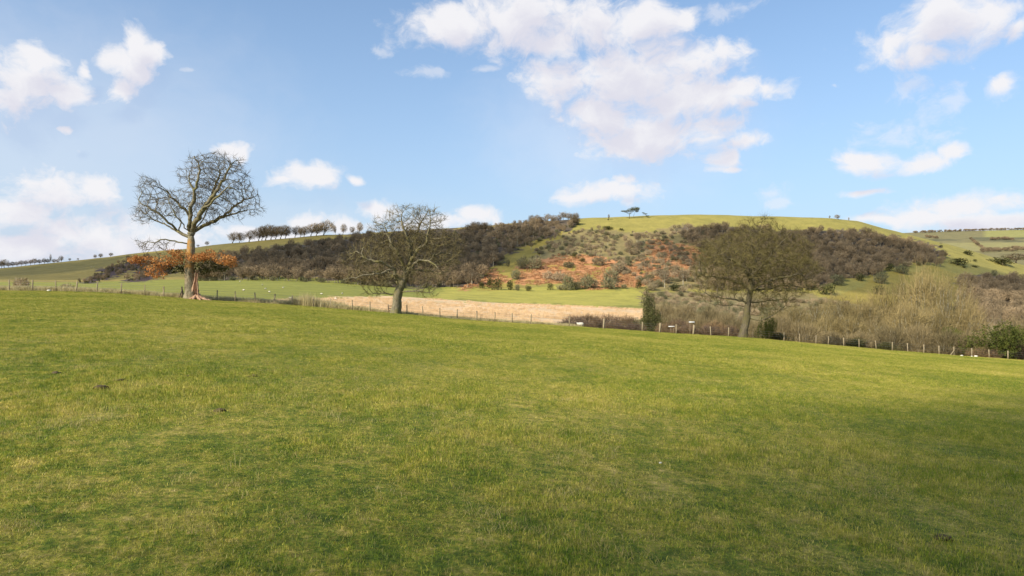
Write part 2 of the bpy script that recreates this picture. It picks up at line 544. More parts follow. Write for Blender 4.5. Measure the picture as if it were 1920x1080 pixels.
M_TURF = build_turf_material()
M_BLADE = build_blade_material()
M_LAND = build_land_material()
M_BARK = build_bark("oak_bark", (0.08, 0.065, 0.040), (0.25, 0.215, 0.14), (0.17, 0.15, 0.04), 0.65)
M_BARK_ORANGE = build_bark("lichen_bark", (0.08, 0.060, 0.030), (0.34, 0.29, 0.19), (0.42, 0.20, 0.040), 0.85, 1.0, (2.2, 4.2))
M_BARK_DARK = build_bark("dark_bark", (0.055, 0.045, 0.030), (0.14, 0.115, 0.07), (0.12, 0.105, 0.03), 0.6)
M_TWIG = build_tint("oak_twigs", [(0.25, (0.060, 0.046, 0.028)), (0.6, (0.160, 0.125, 0.072))], 0.0)
M_TWIG_OLIVE = build_tint("olive_twigs", [(0.25, (0.080, 0.062, 0.026)), (0.65, (0.190, 0.150, 0.062))], 0.0)
M_TWIG_DARK = build_tint("mossy_twigs", [(0.25, (0.060, 0.050, 0.016)), (0.65, (0.160, 0.130, 0.045))], 0.0)
M_ORANGE = build_tint("withered_leaves", [(0.22, (0.27, 0.115, 0.035)), (0.45, (0.50, 0.210, 0.065)), (0.7, (0.66, 0.36, 0.13))], 0.3)
M_DARKLEAF = build_tint("dark_ivy_leaves", [(0.25, (0.038, 0.045, 0.014)), (0.65, (0.110, 0.108, 0.036))], 0.15)
M_GREENLEAF = build_tint("green_leaves", [(0.25, (0.035, 0.050, 0.010)), (0.65, (0.130, 0.140, 0.026))], 0.25)
M_WOOD = build_tint("wood_twigs", [(0.25, (0.100, 0.076, 0.046)), (0.5, (0.190, 0.142, 0.084)), (0.8, (0.330, 0.240, 0.138))], 0.0, 1.2, 0.03)
M_WOODBARK = build_bark("wood_bark", (0.10, 0.085, 0.065), (0.27, 0.23, 0.18), (0.16, 0.14, 0.07), 0.4)
M_SCRUB = build_tint("scrub_twigs", [(0.2, (0.160, 0.130, 0.072)), (0.5, (0.280, 0.225, 0.130)), (0.8, (0.400, 0.300, 0.185))], 0.0, 1.2, 0.05)
M_GREYSCRUB = build_tint("grey_green_scrub", [(0.2, (0.085, 0.088, 0.046)), (0.5, (0.155, 0.150, 0.076)), (0.8, (0.230, 0.205, 0.110))], 0.0, 1.0, 0.08)
M_WILLOW = build_tint("willow_shoots", [(0.25, (0.090, 0.072, 0.030)), (0.5, (0.175, 0.136, 0.056)), (0.8, (0.330, 0.250, 0.108))], 0.0, 1.0, 0.25)
M_THICKET = build_tint("thicket_twigs", [(0.2, (0.090, 0.074, 0.036)), (0.5, (0.160, 0.126, 0.062)), (0.8, (0.260, 0.200, 0.100))], 0.0, 1.2, 0.15)
M_WILLOWBARK = build_bark("pale_willow_bark", (0.16, 0.13, 0.08), (0.46, 0.41, 0.30), (0.20, 0.18, 0.07), 0.4)
M_BRAMBLE = build_tint("bramble_canes", [(0.2, (0.075, 0.052, 0.042)), (0.5, (0.130, 0.088, 0.062)), (0.75, (0.230, 0.150, 0.075))], 0.0, 1.0, 0.12)
M_REED = build_tint("dead_reeds", [(0.2, (0.50, 0.34, 0.18)), (0.5, (0.68, 0.49, 0.28)), (0.75, (0.78, 0.60, 0.38))], 0.2, 0.8, 0.06)
M_BRACKEN = build_tint("dead_bracken", [(0.2, (0.27, 0.135, 0.060)), (0.5, (0.46, 0.245, 0.118)), (0.75, (0.54, 0.34, 0.17))], 0.1, 0.8, 0.07)
M_STRAW = build_tint("bleached_grass", [(0.2, (0.30, 0.25, 0.10)), (0.5, (0.50, 0.42, 0.21)), (0.75, (0.62, 0.53, 0.30))], 0.3, 0.8, 0.3)
M_POST = plain("weathered_post_wood", (0.27, 0.215, 0.13), 0.85, 0.3, 5.0)
M_RAILWOOD = plain("grey_rail_wood", (0.22, 0.16, 0.10), 0.85, 0.35, 5.0)
M_WIRE = plain("galvanised_wire", (0.30, 0.29, 0.26), 0.5, 0.2, 9.0, 0.6)
M_FLEECE = plain("sheep_fleece", (0.62, 0.57, 0.47), 0.95, 0.15, 9.0)
M_FACE = plain("sheep_face", (0.10, 0.085, 0.07), 0.8, 0.2, 9.0)
M_SOIL = plain("bare_soil", (0.085, 0.062, 0.032), 0.95, 0.4, 9.0)
M_STONE = plain("pale_stone", (0.62, 0.58, 0.48), 0.85, 0.2, 6.0)
M_WHITE = plain("white_paint", (0.66, 0.66, 0.65), 0.5, 0.06, 2.0)
M_SPLIT = build_bark("split_heartwood", (0.13, 0.050, 0.026), (0.52, 0.29, 0.17), (0.58, 0.42, 0.28), 0.6, 0.8)
M_SNAG_EDGE = build_bark("bleached_sapwood", (0.22, 0.12, 0.07), (0.52, 0.36, 0.24), (0.40, 0.22, 0.13), 0.5)
M_TUFT = build_tint("tuft_straw", [(0.2, (0.26, 0.22, 0.06)), (0.5, (0.42, 0.35, 0.13)), (0.75, (0.58, 0.47, 0.22))], 0.3, 0.5, 0.5)
M_PINE = build_tint("pine_needles", [(0.25, (0.050, 0.055, 0.015)), (0.65, (0.150, 0.140, 0.040))], 0.1, 0.3, 0.5)

# ------------------------------------------------------------------ the setting
G_GRASS, G_HILL, G_SHEEP = (0.24, 0.23, 0.050), (0.30, 0.255, 0.066), (0.240, 0.240, 0.046)
C_REED, C_BRACK, C_LITTER, C_SCRUB, C_MEADOW, C_MOOR = (0.68, 0.48, 0.28), (0.47, 0.225, 0.100), (0.115, 0.088, 0.060), (0.24, 0.19, 0.080), (0.370, 0.330, 0.068), (0.300, 0.235, 0.052)

POLY = {
    # rough outlines, in photo pixels, of what covers the ground that is seen there
    'sheep': [(150, 541), (260, 535), (400, 525), (500, 521), (640, 527), (760, 536), (850, 541), (850, 560), (640, 565), (560, 572), (400, 566), (300, 556)],
    'meadow': [(800, 556), (850, 541), (1000, 541), (1200, 543), (1215, 575), (1100, 573), (900, 566), (830, 563)],
    'reeds': [(500, 566), (560, 562), (640, 559), (700, 558), (830, 561), (960, 567), (1090, 571), (1215, 574), (1210, 600), (1130, 602), (1060, 606), (1000, 612), (900, 606), (740, 592), (600, 580)],
    'w_left': [(400, 490), (430, 478), (520, 465), (620, 447), (680, 441), (740, 433), (830, 431), (900, 426), (950, 419), (1000, 413), (1060, 410), (1085, 413), (1060, 430), (1010, 448), (985, 458), (960, 473), (930, 493), (905, 513), (880, 533), (860, 541), (740, 539), (640, 526), (520, 520), (430, 522), (380, 524), (360, 518)],
    'gully1': [(145, 532), (190, 505), (235, 488), (290, 478), (265, 502), (215, 517), (160, 536)],
    'gully2': [(228, 529), (270, 503), (310, 492), (330, 510), (270, 527)],
    'scrub': [(1030, 458), (1050, 438), (1090, 427), (1140, 434), (1200, 439), (1230, 430), (1290, 425), (1330, 430), (1330, 460), (1240, 478), (1215, 492), (1190, 502), (1130, 482), (1060, 478), (1000, 494), (985, 500), (1000, 475)],
    'scrub2': [(1120, 485), (1190, 500), (1240, 480), (1330, 462), (1400, 470), (1400, 540), (1290, 543), (1220, 540), (1180, 520)],
    'w_right': [(1270, 428), (1350, 424), (1500, 432), (1600, 430), (1680, 442), (1750, 462), (1775, 477), (1760, 492), (1700, 492), (1660, 497), (1640, 512), (1570, 522), (1540, 532), (1480, 547), (1390, 542), (1330, 542), (1330, 470), (1290, 452)],
    'bracken': [(972, 508), (1005, 488), (1060, 476), (1130, 481), (1195, 502), (1215, 490), (1200, 540), (1150, 538), (1110, 545), (1060, 528), (1000, 535), (960, 530)],
    'bracken2': [(1205, 455), (1250, 450), (1300, 466), (1330, 460), (1330, 480), (1280, 478), (1225, 478)],
    'bracken4': [(1190, 482), (1300, 462), (1330, 478), (1290, 520), (1200, 537), (1165, 508)],
    'bracken3': [(860, 545), (885, 520), (930, 505), (950, 520), (925, 535)],
    'moor': [(845, 541), (870, 540), (905, 515), (935, 495), (965, 475), (1000, 455), (1060, 432), (1030, 470), (985, 505), (960, 535), (960, 543)],
    'valleywood': [(1800, 524), (1860, 517), (1920, 522), (2200, 540), (2200, 620), (1920, 612), (1800, 585)],
    'moor2': [(1560, 560), (1640, 515), (1760, 498), (1800, 515), (1780, 560), (1650, 575)],
    'bottom': [(1000, 612), (1060, 606), (1215, 596), (1215, 575), (1200, 545), (1480, 548), (1580, 560), (1790, 580), (1920, 614), (2200, 640), (2200, 760), (1920, 700), (1400, 640)],
}


def build_land():
    # the field in front
    nx, ny = 260, 190
    xs = np.linspace(-150, 150, nx); vs = np.linspace(0, 1, ny)
    X = np.repeat(xs[:, None], ny, 1)
    yf = 87.57 + 0.165 * xs + 1.5
    Yv = -50 + (yf[:, None] + 50) * vs[None]
    Z = ground_z(X, Yv)
    v = np.stack([X, Yv, Z], -1).reshape(-1, 3)
    i, j = np.meshgrid(np.arange(nx - 1), np.arange(ny - 1), indexing='ij')
    a = (i * ny + j).ravel()
    f = np.concatenate([np.stack([a, a + ny, a + ny + 1], 1), np.stack([a, a + ny + 1, a + 1], 1)])
    o = obj('field', (v, f, np.zeros(len(f), int)), M_TURF, smooth=True)
    tag(o, kind='structure')
    # valley and hill
    pxs = np.concatenate([np.arange(-400, 0, 20.0), np.arange(0, 1921, 4.0), np.arange(1940, 2321, 20.0)])
    ny = 330
    s = (pxs - 960) / F
    ye = fence_y_ray(s)
    tau = np.linspace(0, 1, ny)
    Yv = np.exp(np.log(ye)[:, None] + tau[None] * np.log(YMAX / ye)[:, None])
    X = s[:, None] * Yv
    Z = ground_z(X, Yv + 1e-4) - 0.06 * (tau[None] < 0.02)
    v = np.stack([X, Yv, Z], -1).reshape(-1, 3)
    nx = len(pxs)
    i, j = np.meshgrid(np.arange(nx - 1), np.arange(ny - 1), indexing='ij')
    a = (i * ny + j).ravel()
    f = np.concatenate([np.stack([a, a + ny, a + ny + 1], 1), np.stack([a, a + ny + 1, a + 1], 1)])
    me = mesh('hillside', (v, f, np.zeros(len(f), int)), M_LAND, True)
    # what grows where: a colour per vertex, with ragged borders
    row = 540 - (Z - CZ) / Yv * F
    P = np.repeat(pxs[:, None], ny, 1)
    jx = 26 * fbm(X / 22.0, Yv / 30.0, 5, 4); jy = 9 * fbm(X / 22.0 + 9, Yv / 30.0, 8, 4) + 5 * fbm(X / 4.0, Yv / 5.0, 18, 3)
    jx = jx + 26 * fbm(X / 5.0, Yv / 6.0, 28, 3)
    Pj, Rj = P + jx, row + jy
    c = np.empty((nx, ny, 3)); c[:] = G_HILL
    low = Yv < 500
    c[low] = G_GRASS
    c[low & (P < 700)] = G_SHEEP
    leftish = (P < 1000) & ~low
    c[leftish] = (0.275, 0.215, 0.058)
    def put(name, col, cond=True):
        k = inside(Pj, Rj, POLY[name]) & cond
        c[k] = col
    infront = Yv < 520
    put('sheep', G_SHEEP, infront); put('meadow', C_MEADOW, infront)
    put('bottom', C_SCRUB, Yv < 560)
    put('reeds', C_REED, infront & (Yv < 340))
    hill = (Yv > 455) & (Yv < 900)
    put('moor', C_MOOR, hill); put('moor2', C_MOOR, Yv > 380)
    put('scrub', C_SCRUB, hill); put('scrub2', C_SCRUB, hill)
    put('w_left', C_LITTER, hill); put('w_right', C_LITTER, hill)
    put('gully1', (0.075, 0.050, 0.048), hill); put('gully2', (0.075, 0.050, 0.048), hill)
    for b in ('bracken', 'bracken2', 'bracken3'): put(b, C_BRACK, hill)
    put('bracken4', C_BRACK, hill & (fbm(X / 9, Yv / 12, 61, 3) > -0.15))
    for b in ('bracken', 'bracken2', 'bracken3'): put(b, C_MOOR, hill & (fbm(X / 7, Yv / 9, 51, 3) > 0.22))
    put('valleywood', C_LITTER, Yv > 200)
    edge = (Yv < ye[:, None] * 1.25) & (P < 1050)
    c[edge & (fbm(X / 5, Yv / 5, 4) > -0.25)] = (0.34, 0.30, 0.12)
    fattr(me, 'cover', np.concatenate([c, np.ones((nx, ny, 1))], -1).reshape(-1, 4), 'POINT', 'FLOAT_COLOR')
    o = link(bpy.data.objects.new('hillside', me)); tag(o, kind='structure')
    # the far hill beyond, to the right
    pxs = np.arange(1300, 2501, 12.0); ys = np.linspace(1300, 3400, 90)
    top = np.interp(pxs, [1300, 1600, 1710, 1800, 1920, 2200, 2500], [452, 441, 436, 433, 430.5, 428, 430])
    base = np.interp(pxs, [1300, 1700, 1800, 1920, 2500], [500, 480, 484, 486, 500])
    S = (pxs - 960) / F
    Yv = np.repeat(ys[None], len(pxs), 0); X = S[:, None] * Yv
    u = np.clip((Yv - 1500) / 1100, -0.2, 1)
    r = base[:, None] + (top - base)[:, None] * np.sign(u) * np.abs(u) ** 0.8
    Zc = (540 - r) / F * np.minimum(Yv, 2600)
    Zc = np.where(Yv > 2650, Zc - (Yv - 2650) * 0.12, Zc)
    v = np.stack([X, Yv, Zc + CZ], -1).reshape(-1, 3)
    ny = len(ys); nx = len(pxs)
    i, j = np.meshgrid(np.arange(nx - 1), np.arange(ny - 1), indexing='ij')
    a = (i * ny + j).ravel()
    f = np.concatenate([np.stack([a, a + ny, a + ny + 1], 1), np.stack([a, a + ny + 1, a + 1], 1)])
    me = mesh('far_hill', (v, f, np.zeros(len(f), int)), M_LAND, True)
    c = np.empty((nx, ny, 3)); c[:] = (0.215, 0.185, 0.080)
    P = np.repeat(pxs[:, None], ny, 1)
    c[(r > 455) & (r < 470)] = (0.29, 0.255, 0.10)
    c[(r < 448) & (P > 1850)] = (0.30, 0.28, 0.09)
    c[(r > 445) & (r <= 455) & (fbm(X / 60, Yv / 90, 3) > 0.02)] = (0.135, 0.125, 0.06)
    fattr(me, 'cover', np.concatenate([c, np.ones((nx, ny, 1))], -1).reshape(-1, 4), 'POINT', 'FLOAT_COLOR')
    tag(link(bpy.data.objects.new('far_hill', me)), kind='structure')
    # low land all round to the horizon
    g = Geo(); n = 48
    ang = np.linspace(0, 2 * math.pi, n, endpoint=False)
    ring = np.stack([np.cos(ang) * 12000, np.sin(ang) * 12000, np.full(n, -75.0)], 1)
    g.add(np.concatenate([[[0, 0, -75.0]], ring]), [[0, 1 + k, 1 + (k + 1) % n] for k in range(n)])
    me = mesh('ground', g, M_LAND)
    fattr(me, 'cover', np.tile(np.array([0.14, 0.15, 0.04, 1.0]), (n + 1, 1)), 'POINT', 'FLOAT_COLOR')
    tag(link(bpy.data.objects.new('ground', me)), kind='structure')


build_land()


# ------------------------------------------------------------------ many copies of small growth, as one object
def scatter(name, protos, pts, rotz, scale, pick, mats, label, tilt=None):
    """one object: its mesh holds the prototypes and one loose vertex per place; a node group sets the copies out"""
    V, Fc, Mi, pid, tone = [], [], [], [], []
    n = 0
    for k, (g, tn) in enumerate(protos):
        v, f, m = g.get()
        V.append(v); Fc.append(f + n); Mi.append(m); pid.append(np.full(len(v), k)); n += len(v)
        tone.append(tn if tn is not None else np.zeros(len(v)))
    pts = np.asarray(pts, np.float32)
    V.append(pts); pid.append(np.full(len(pts), -1)); tone.append(np.zeros(len(pts)))
    me = mesh(name, (np.concatenate(V), np.concatenate(Fc), np.concatenate(Mi)), mats)
    fattr(me, 'proto', np.concatenate(pid), 'POINT', 'INT')
    fattr(me, 'tone', np.concatenate(tone))
    pad = np.zeros(n)
    rot = np.zeros((len(V) and n + len(pts), 3)); rot[n:, 2] = rotz
    if tilt is not None: rot[n:, :2] = tilt
    fattr(me, 'turn', rot, 'POINT', 'FLOAT_VECTOR')
    sc = np.ones((n + len(pts), 3)); sc[n:] = np.asarray(scale).reshape(len(pts), -1)
    fattr(me, 'size', sc, 'POINT', 'FLOAT_VECTOR')
    fattr(me, 'pick', np.concatenate([pad, pick]), 'POINT', 'INT')
    o = link(bpy.data.objects.new(name, me))
    tag(o, label, kind='stuff')
    ng = bpy.data.node_groups.new(name + '_set_out', 'GeometryNodeTree')
    ng.interface.new_socket('Geometry', in_out='INPUT', socket_type='NodeSocketGeometry')
    ng.interface.new_socket('Geometry', in_out='OUTPUT', socket_type='NodeSocketGeometry')
    N, L = ng.nodes, ng.links
    gi, go = N.new('NodeGroupInput'), N.new('NodeGroupOutput')
    def named(nm, dt):
        q = N.new('GeometryNodeInputNamedAttribute'); q.data_type = dt; q.inputs[0].default_value = nm
        return [x for x in q.outputs if x.enabled and x.name == 'Attribute'][0]
    def eq(val):
        c = N.new('FunctionNodeCompare'); c.data_type = 'INT'; c.operation = 'EQUAL'
        ins = [x for x in c.inputs if x.type == 'INT']
        L.new(named('proto', 'INT'), ins[0]); ins[1].default_value = val
        return c.outputs[0]
    join = N.new('GeometryNodeGeometryToInstance')
    for k in reversed(range(len(protos))):
        sg = N.new('GeometryNodeSeparateGeometry'); sg.domain = 'POINT'
        L.new(gi.outputs[0], sg.inputs[0]); L.new(eq(k), sg.inputs[1]); L.new(sg.outputs[0], join.inputs[0])
    sp = N.new('GeometryNodeSeparateGeometry'); sp.domain = 'POINT'
    L.new(gi.outputs[0], sp.inputs[0]); L.new(eq(-1), sp.inputs[1])
    mp = N.new('GeometryNodeMeshToPoints'); L.new(sp.outputs[0], mp.inputs[0])
    ip = N.new('GeometryNodeInstanceOnPoints')
    L.new(mp.outputs[0], ip.inputs['Points']); L.new(join.outputs[0], ip.inputs['Instance'])
    ip.inputs['Pick Instance'].default_value = True
    L.new(named('pick', 'INT'), ip.inputs['Instance Index'])
    er = N.new('FunctionNodeEulerToRotation'); L.new(named('turn', 'FLOAT_VECTOR'), er.inputs[0]); L.new(er.outputs[0], ip.inputs['Rotation'])
    L.new(named('size', 'FLOAT_VECTOR'), ip.inputs['Scale'])
    L.new(ip.outputs[0], go.inputs[0])
    md = o.modifiers.new('set_out', 'NODES'); md.node_group = ng
    return o


def blades(rng, n, area, h, w, lean=0.5, straw=0.0, tall=0.0, soft=False):
    """n upright blades on an area x area patch: three triangles each"""
    q = rng.normal(size=(n, 2)) if soft else rng.random((n, 2)) - 0.5
    b = np.stack([q[:, 0] * area, q[:, 1] * area, np.zeros(n)], 1)
    hh = h * (0.45 + 0.9 * rng.random(n)); 
    if tall: hh = np.where(rng.random(n) < tall, hh * 2.2, hh)
    a = rng.random(n) * 2 * math.pi; la = rng.random(n) * 2 * math.pi
    side = np.stack([np.cos(a), np.sin(a), np.zeros(n)], 1) * (w * (0.6 + 0.8 * rng.random(n)))[:, None] * 0.5
    ln = np.stack([np.cos(la), np.sin(la), np.zeros(n)], 1) * (hh * lean * (0.2 + rng.random(n)))[:, None]
    up = np.array([0, 0, 1.0])[None] * hh[:, None]
    p0, p1 = b - side - up * 0.08, b + side - up * 0.08
    p2, p3 = b - side * 0.75 + up * 0.55 + ln * 0.3, b + side * 0.75 + up * 0.55 + ln * 0.3
    p4 = b + up + ln
    v = np.stack([p0, p1, p2, p3, p4], 1).reshape(-1, 3)
    k = np.arange(n)[:, None] * 5
    f = np.concatenate([k + [[0, 1, 3]], k + [[0, 3, 2]], k + [[2, 3, 4]]])
    tone = np.repeat(rng.random(n), 5)
    return Geo().add(v, f), tone


def build_grass():
    rng = np.random.default_rng(11)
    protos = [blades(rng, 2300, 0.46, 0.022, 0.0058, 1.3, tall=0.006, soft=True) for _ in range(5)]
    protos += [blades(rng, 900, 0.46, 0.030, 0.012, 1.4, tall=0.006, soft=True) for _ in range(4)]
    pts, pick = [], []
    for gy in np.arange(2.0, 106.0, 0.8):
        half = (gy + 4) * 0.80 + 4
        for gx in np.arange(-half, half, 0.8):
            x, y = gx + rng.uniform(-.35, .35), gy + rng.uniform(-.35, .35)
            if y > 87.57 + 0.165 * x + 0.6: continue
            pts.append((x, y)); pick.append(rng.integers(0, 5) if gy < 30 else rng.integers(5, 9))
    pts = np.array(pts); z = ground_z(pts[:, 0], pts[:, 1])
    e = 0.5
    tx = np.arctan2(ground_z(pts[:, 0], pts[:, 1] + e) - ground_z(pts[:, 0], pts[:, 1] - e), 2 * e)
    ty = -np.arctan2(ground_z(pts[:, 0] + e, pts[:, 1]) - ground_z(pts[:, 0] - e, pts[:, 1]), 2 * e)
    n = len(pts)
    hs = 0.70 + 1.7 * np.clip(0.35 + 1.5 * fbm(pts[:, 0] / 1.6, pts[:, 1] / 1.6, 21, 3), 0, 1)
    sc = np.stack([np.ones(n), np.ones(n), hs], 1)
    scatter('grass', protos, np.c_[pts, z], rng.random(n) * 6.28, sc, np.array(pick), M_BLADE,
            'short olive green pasture grass with bleached straw patches over the whole front field', None)
    print('grass patches', n)


build_grass()


def straw_tufts():
    rng = np.random.default_rng(19)
    protos = [blades(rng, 34, 0.10, 0.050, 0.005, 1.3, soft=True) for _ in range(4)] + [blades(rng, 9, 0.05, 0.13, 0.004, 0.7, soft=True) for _ in range(2)]
    n = 9000
    y = 3 + 42 * rng.random(n) ** 1.3; x = (rng.random(n) - 0.5) * (y * 1.7 + 3)
    k = fbm(x / 1.1, y / 1.1, 41, 3) + 0.5 * fbm(x / 6, y / 6, 43, 2) > 0.16
    x, y = x[k], y[k]; n = len(x)
    scatter('grass_tufts', protos, np.c_[x, y, ground_z(x, y)], rng.random(n) * 6.28, 0.6 + 0.7 * rng.random(n), np.where(rng.random(n) < 0.85, rng.integers(0, 4, n), rng.integers(4, 6, n)), M_TUFT,
            'bleached tufts and stalks standing in the pasture of the front field')
    print('tufts', n)


straw_tufts()


# ------------------------------------------------------------------ trees
def ball(rng, n):
    d = unit(rng.normal(size=(n, 3)))
    return d * (rng.random(n) ** (1 / 3))[:, None]


def frustums(p0, p1, r0, r1, k):
    """tapered k-sided pieces between two sets of points"""
    n = len(p0)
    d = unit(p1 - p0)
    ref = np.where(np.abs(d[:, 2:3]) > 0.9, np.array([[1.0, 0, 0]]), np.array([[0, 0, 1.0]]))
    u = unit(np.cross(d, ref)); w = np.cross(d, u)
    a = np.arange(k) * 2 * math.pi / k
    ring = u[:, None] * np.cos(a)[None, :, None] + w[:, None] * np.sin(a)[None, :, None]
    A = p0[:, None] + ring * r0[:, None, None]; B = p1[:, None] + ring * r1[:, None, None]
    v = np.concatenate([A, B], 1).reshape(-1, 3)
    base = np.arange(n)[:, None] * 2 * k
    f = []
    for i in range(k):
        j = (i + 1) % k
        f.append(base + [[i, j, k + j]]); f.append(base + [[i, k + j, k + i]])
    return v, np.concatenate(f)


def tube(pts, rad, k=10, rough=0.0, seed=0, flare=0.0):
    """a continuous tapered limb through a list of points"""
    pts = np.asarray(pts, float); rad = np.asarray(rad, float); n = len(pts)
    d = np.gradient(pts, axis=0); d = unit(d)
    u = np.cross(d, [0.31, 0.95, 0.05]); u = unit(u); w = np.cross(d, u)
    a = np.arange(k) * 2 * math.pi / k
    rr = rad[:, None] * np.ones(k)[None]
    if rough:
        aa = np.broadcast_to(a[None], (n, k)); hh = np.cumsum(np.r_[0, np.linalg.norm(np.diff(pts, axis=0), axis=1)])[:, None]
        rr = rr * (1 + rough * fbm(np.cos(aa) * 1.7 + hh * 0.8 + seed, np.sin(aa) * 1.7 + hh * 0.35, seed, 3))
    if flare:
        h = np.cumsum(np.r_[0, np.linalg.norm(np.diff(pts, axis=0), axis=1)])[:, None]
        rr = rr * (1 + flare * np.exp(-h / 0.55) * (0.75 + 0.5 * np.cos(5 * a[None] + seed)))
    ring = u[:, None] * np.cos(a)[None, :, None] + w[:, None] * np.sin(a)[None, :, None]
    v = (pts[:, None] + ring * rr[..., None]).reshape(-1, 3)
    f = []
    for i in range(n - 1):
        for j in range(k):
            q = (j + 1) % k
            f += [[i * k + j, i * k + q, (i + 1) * k + q], [i * k + j, (i + 1) * k + q, (i + 1) * k + j]]
    c = len(v); v = np.concatenate([v, [pts[-1]]])
    f += [[(n - 1) * k + j, (n - 1) * k + (j + 1) % k, c] for j in range(k)]
    return v, np.array(f)


def spikes(base, dirs, length, width, rng, bend=0.25):
    """thin pointed twigs: three triangles each, bent in the middle"""
    n = len(base)
    side = unit(np.cross(dirs, unit(rng.normal(size=(n, 3))))) * (width * 0.5)[:, None]
    tip = base + unit(dirs + bend * rng.normal(size=(n, 3))) * length[:, None]
    mid = base * 0.5 + tip * 0.5 + (dirs * length[:, None] - (tip - base)) * 0.3
    v = np.stack([base - side, base + side, mid + side * 0.7, mid - side * 0.7, tip], 1).reshape(-1, 3)
    k = np.arange(n)[:, None] * 5
    return v, np.concatenate([k + [[0, 1, 2]], k + [[0, 2, 3]], k + [[3, 2, 4]]])


def leaves(cen, size, rng, flat=0.0):
    """small pointed leaves or tufts: one bent quad each"""
    n = len(cen)
    a = unit(rng.normal(size=(n, 3)) * np.array([1, 1, 1 - flat])); b = unit(np.cross(a, rng.normal(size=(n, 3))))
    s = (size * (0.6 + 0.8 * rng.random(n)))[:, None]
    nrm = np.cross(a, b) * s * 0.2
    v = np.stack([cen - a * s, cen + b * s * 0.5 + nrm, cen + a * s, cen - b * s * 0.5 + nrm], 1).reshape(-1, 3)
    k = np.arange(n)[:, None] * 4
    return v, np.concatenate([k + [[0, 1, 2]], k + [[0, 2, 3]]])


def resample(pts, step, rng, wig):
    pts = np.asarray(pts, float)
    seg = np.linalg.norm(np.diff(pts, axis=0), axis=1); L = np.r_[0, np.cumsum(seg)]
    n = max(2, int(L[-1] / step) + 1)
    t = np.linspace(0, L[-1], n)
    # a rounded course through the given points
    out = np.stack([np.interp(t, L, pts[:, i]) for i in range(3)], 1)
    for _ in range(2):
        if n > 3: out[1:-1] = 0.25 * out[:-2] + 0.5 * out[1:-1] + 0.25 * out[2:]
    if n > 2:
        w = rng.normal(size=(n, 3)) * wig; w[0] = 0
        out = out + w
    return out


def grow(nodes, parent, limb, att, di, dk, step, rng, iters=120, trop=(0, 0, 0.10), maxn=16000):
    """branches grow towards free points of the crown (space colonisation)"""
    P = np.zeros((maxn, 3)); P[:len(nodes)] = nodes
    par = np.full(maxn, -1); par[:len(nodes)] = parent
    lim = np.zeros(maxn, int); lim[:len(nodes)] = limb
    kids = np.zeros(maxn, int)
    n = len(nodes)
    alive = np.ones(len(att), bool)
    nd = np.full(len(att), 1e9); ni = np.zeros(len(att), int)
    def update(a, b):
        for c in range(a, b, 400):
            e = min(b, c + 400)
            d = np.linalg.norm(att[:, None] - P[None, c:e], axis=2)
            j = d.argmin(1); m = d[np.arange(len(att)), j]
            k = m < nd
            nd[k] = m[k]; ni[k] = c + j[k]
    growable = np.nonzero(lim[:n] >= 0)[0]
    update(0, n)
    bad = set()
    for it in range(iters):
        alive &= nd > dk
        act = alive & (nd < di) & (lim[ni] >= 0)
        if not act.any(): break
        idx = ni[act]; vec = unit(att[act] - P[idx])
        u, inv = np.unique(idx, return_inverse=True)
        s = np.zeros((len(u), 3)); np.add.at(s, inv, vec)
        ok = kids[u] < 3
        stuck = alive & act & (kids[ni] >= 3)
        alive[stuck] = False
        u, s = u[ok], s[ok]
        if len(u) == 0: continue
        prev = unit(P[u] - P[np.maximum(par[u], 0)])
        s = unit(unit(s) + np.where(kids[u][:, None] == 0, 0.75, 0.35) * prev + np.array(trop) + rng.normal(size=s.shape) * 0.11)
        m = min(len(u), maxn - n)
        if m <= 0: break
        P[n:n + m] = P[u[:m]] + s[:m] * step; par[n:n + m] = u[:m]; lim[n:n + m] = lim[u[:m]]
        np.add.at(kids, u[:m], 1)
        update(n, n + m); n += m
    return P[:n], par[:n], lim[:n]


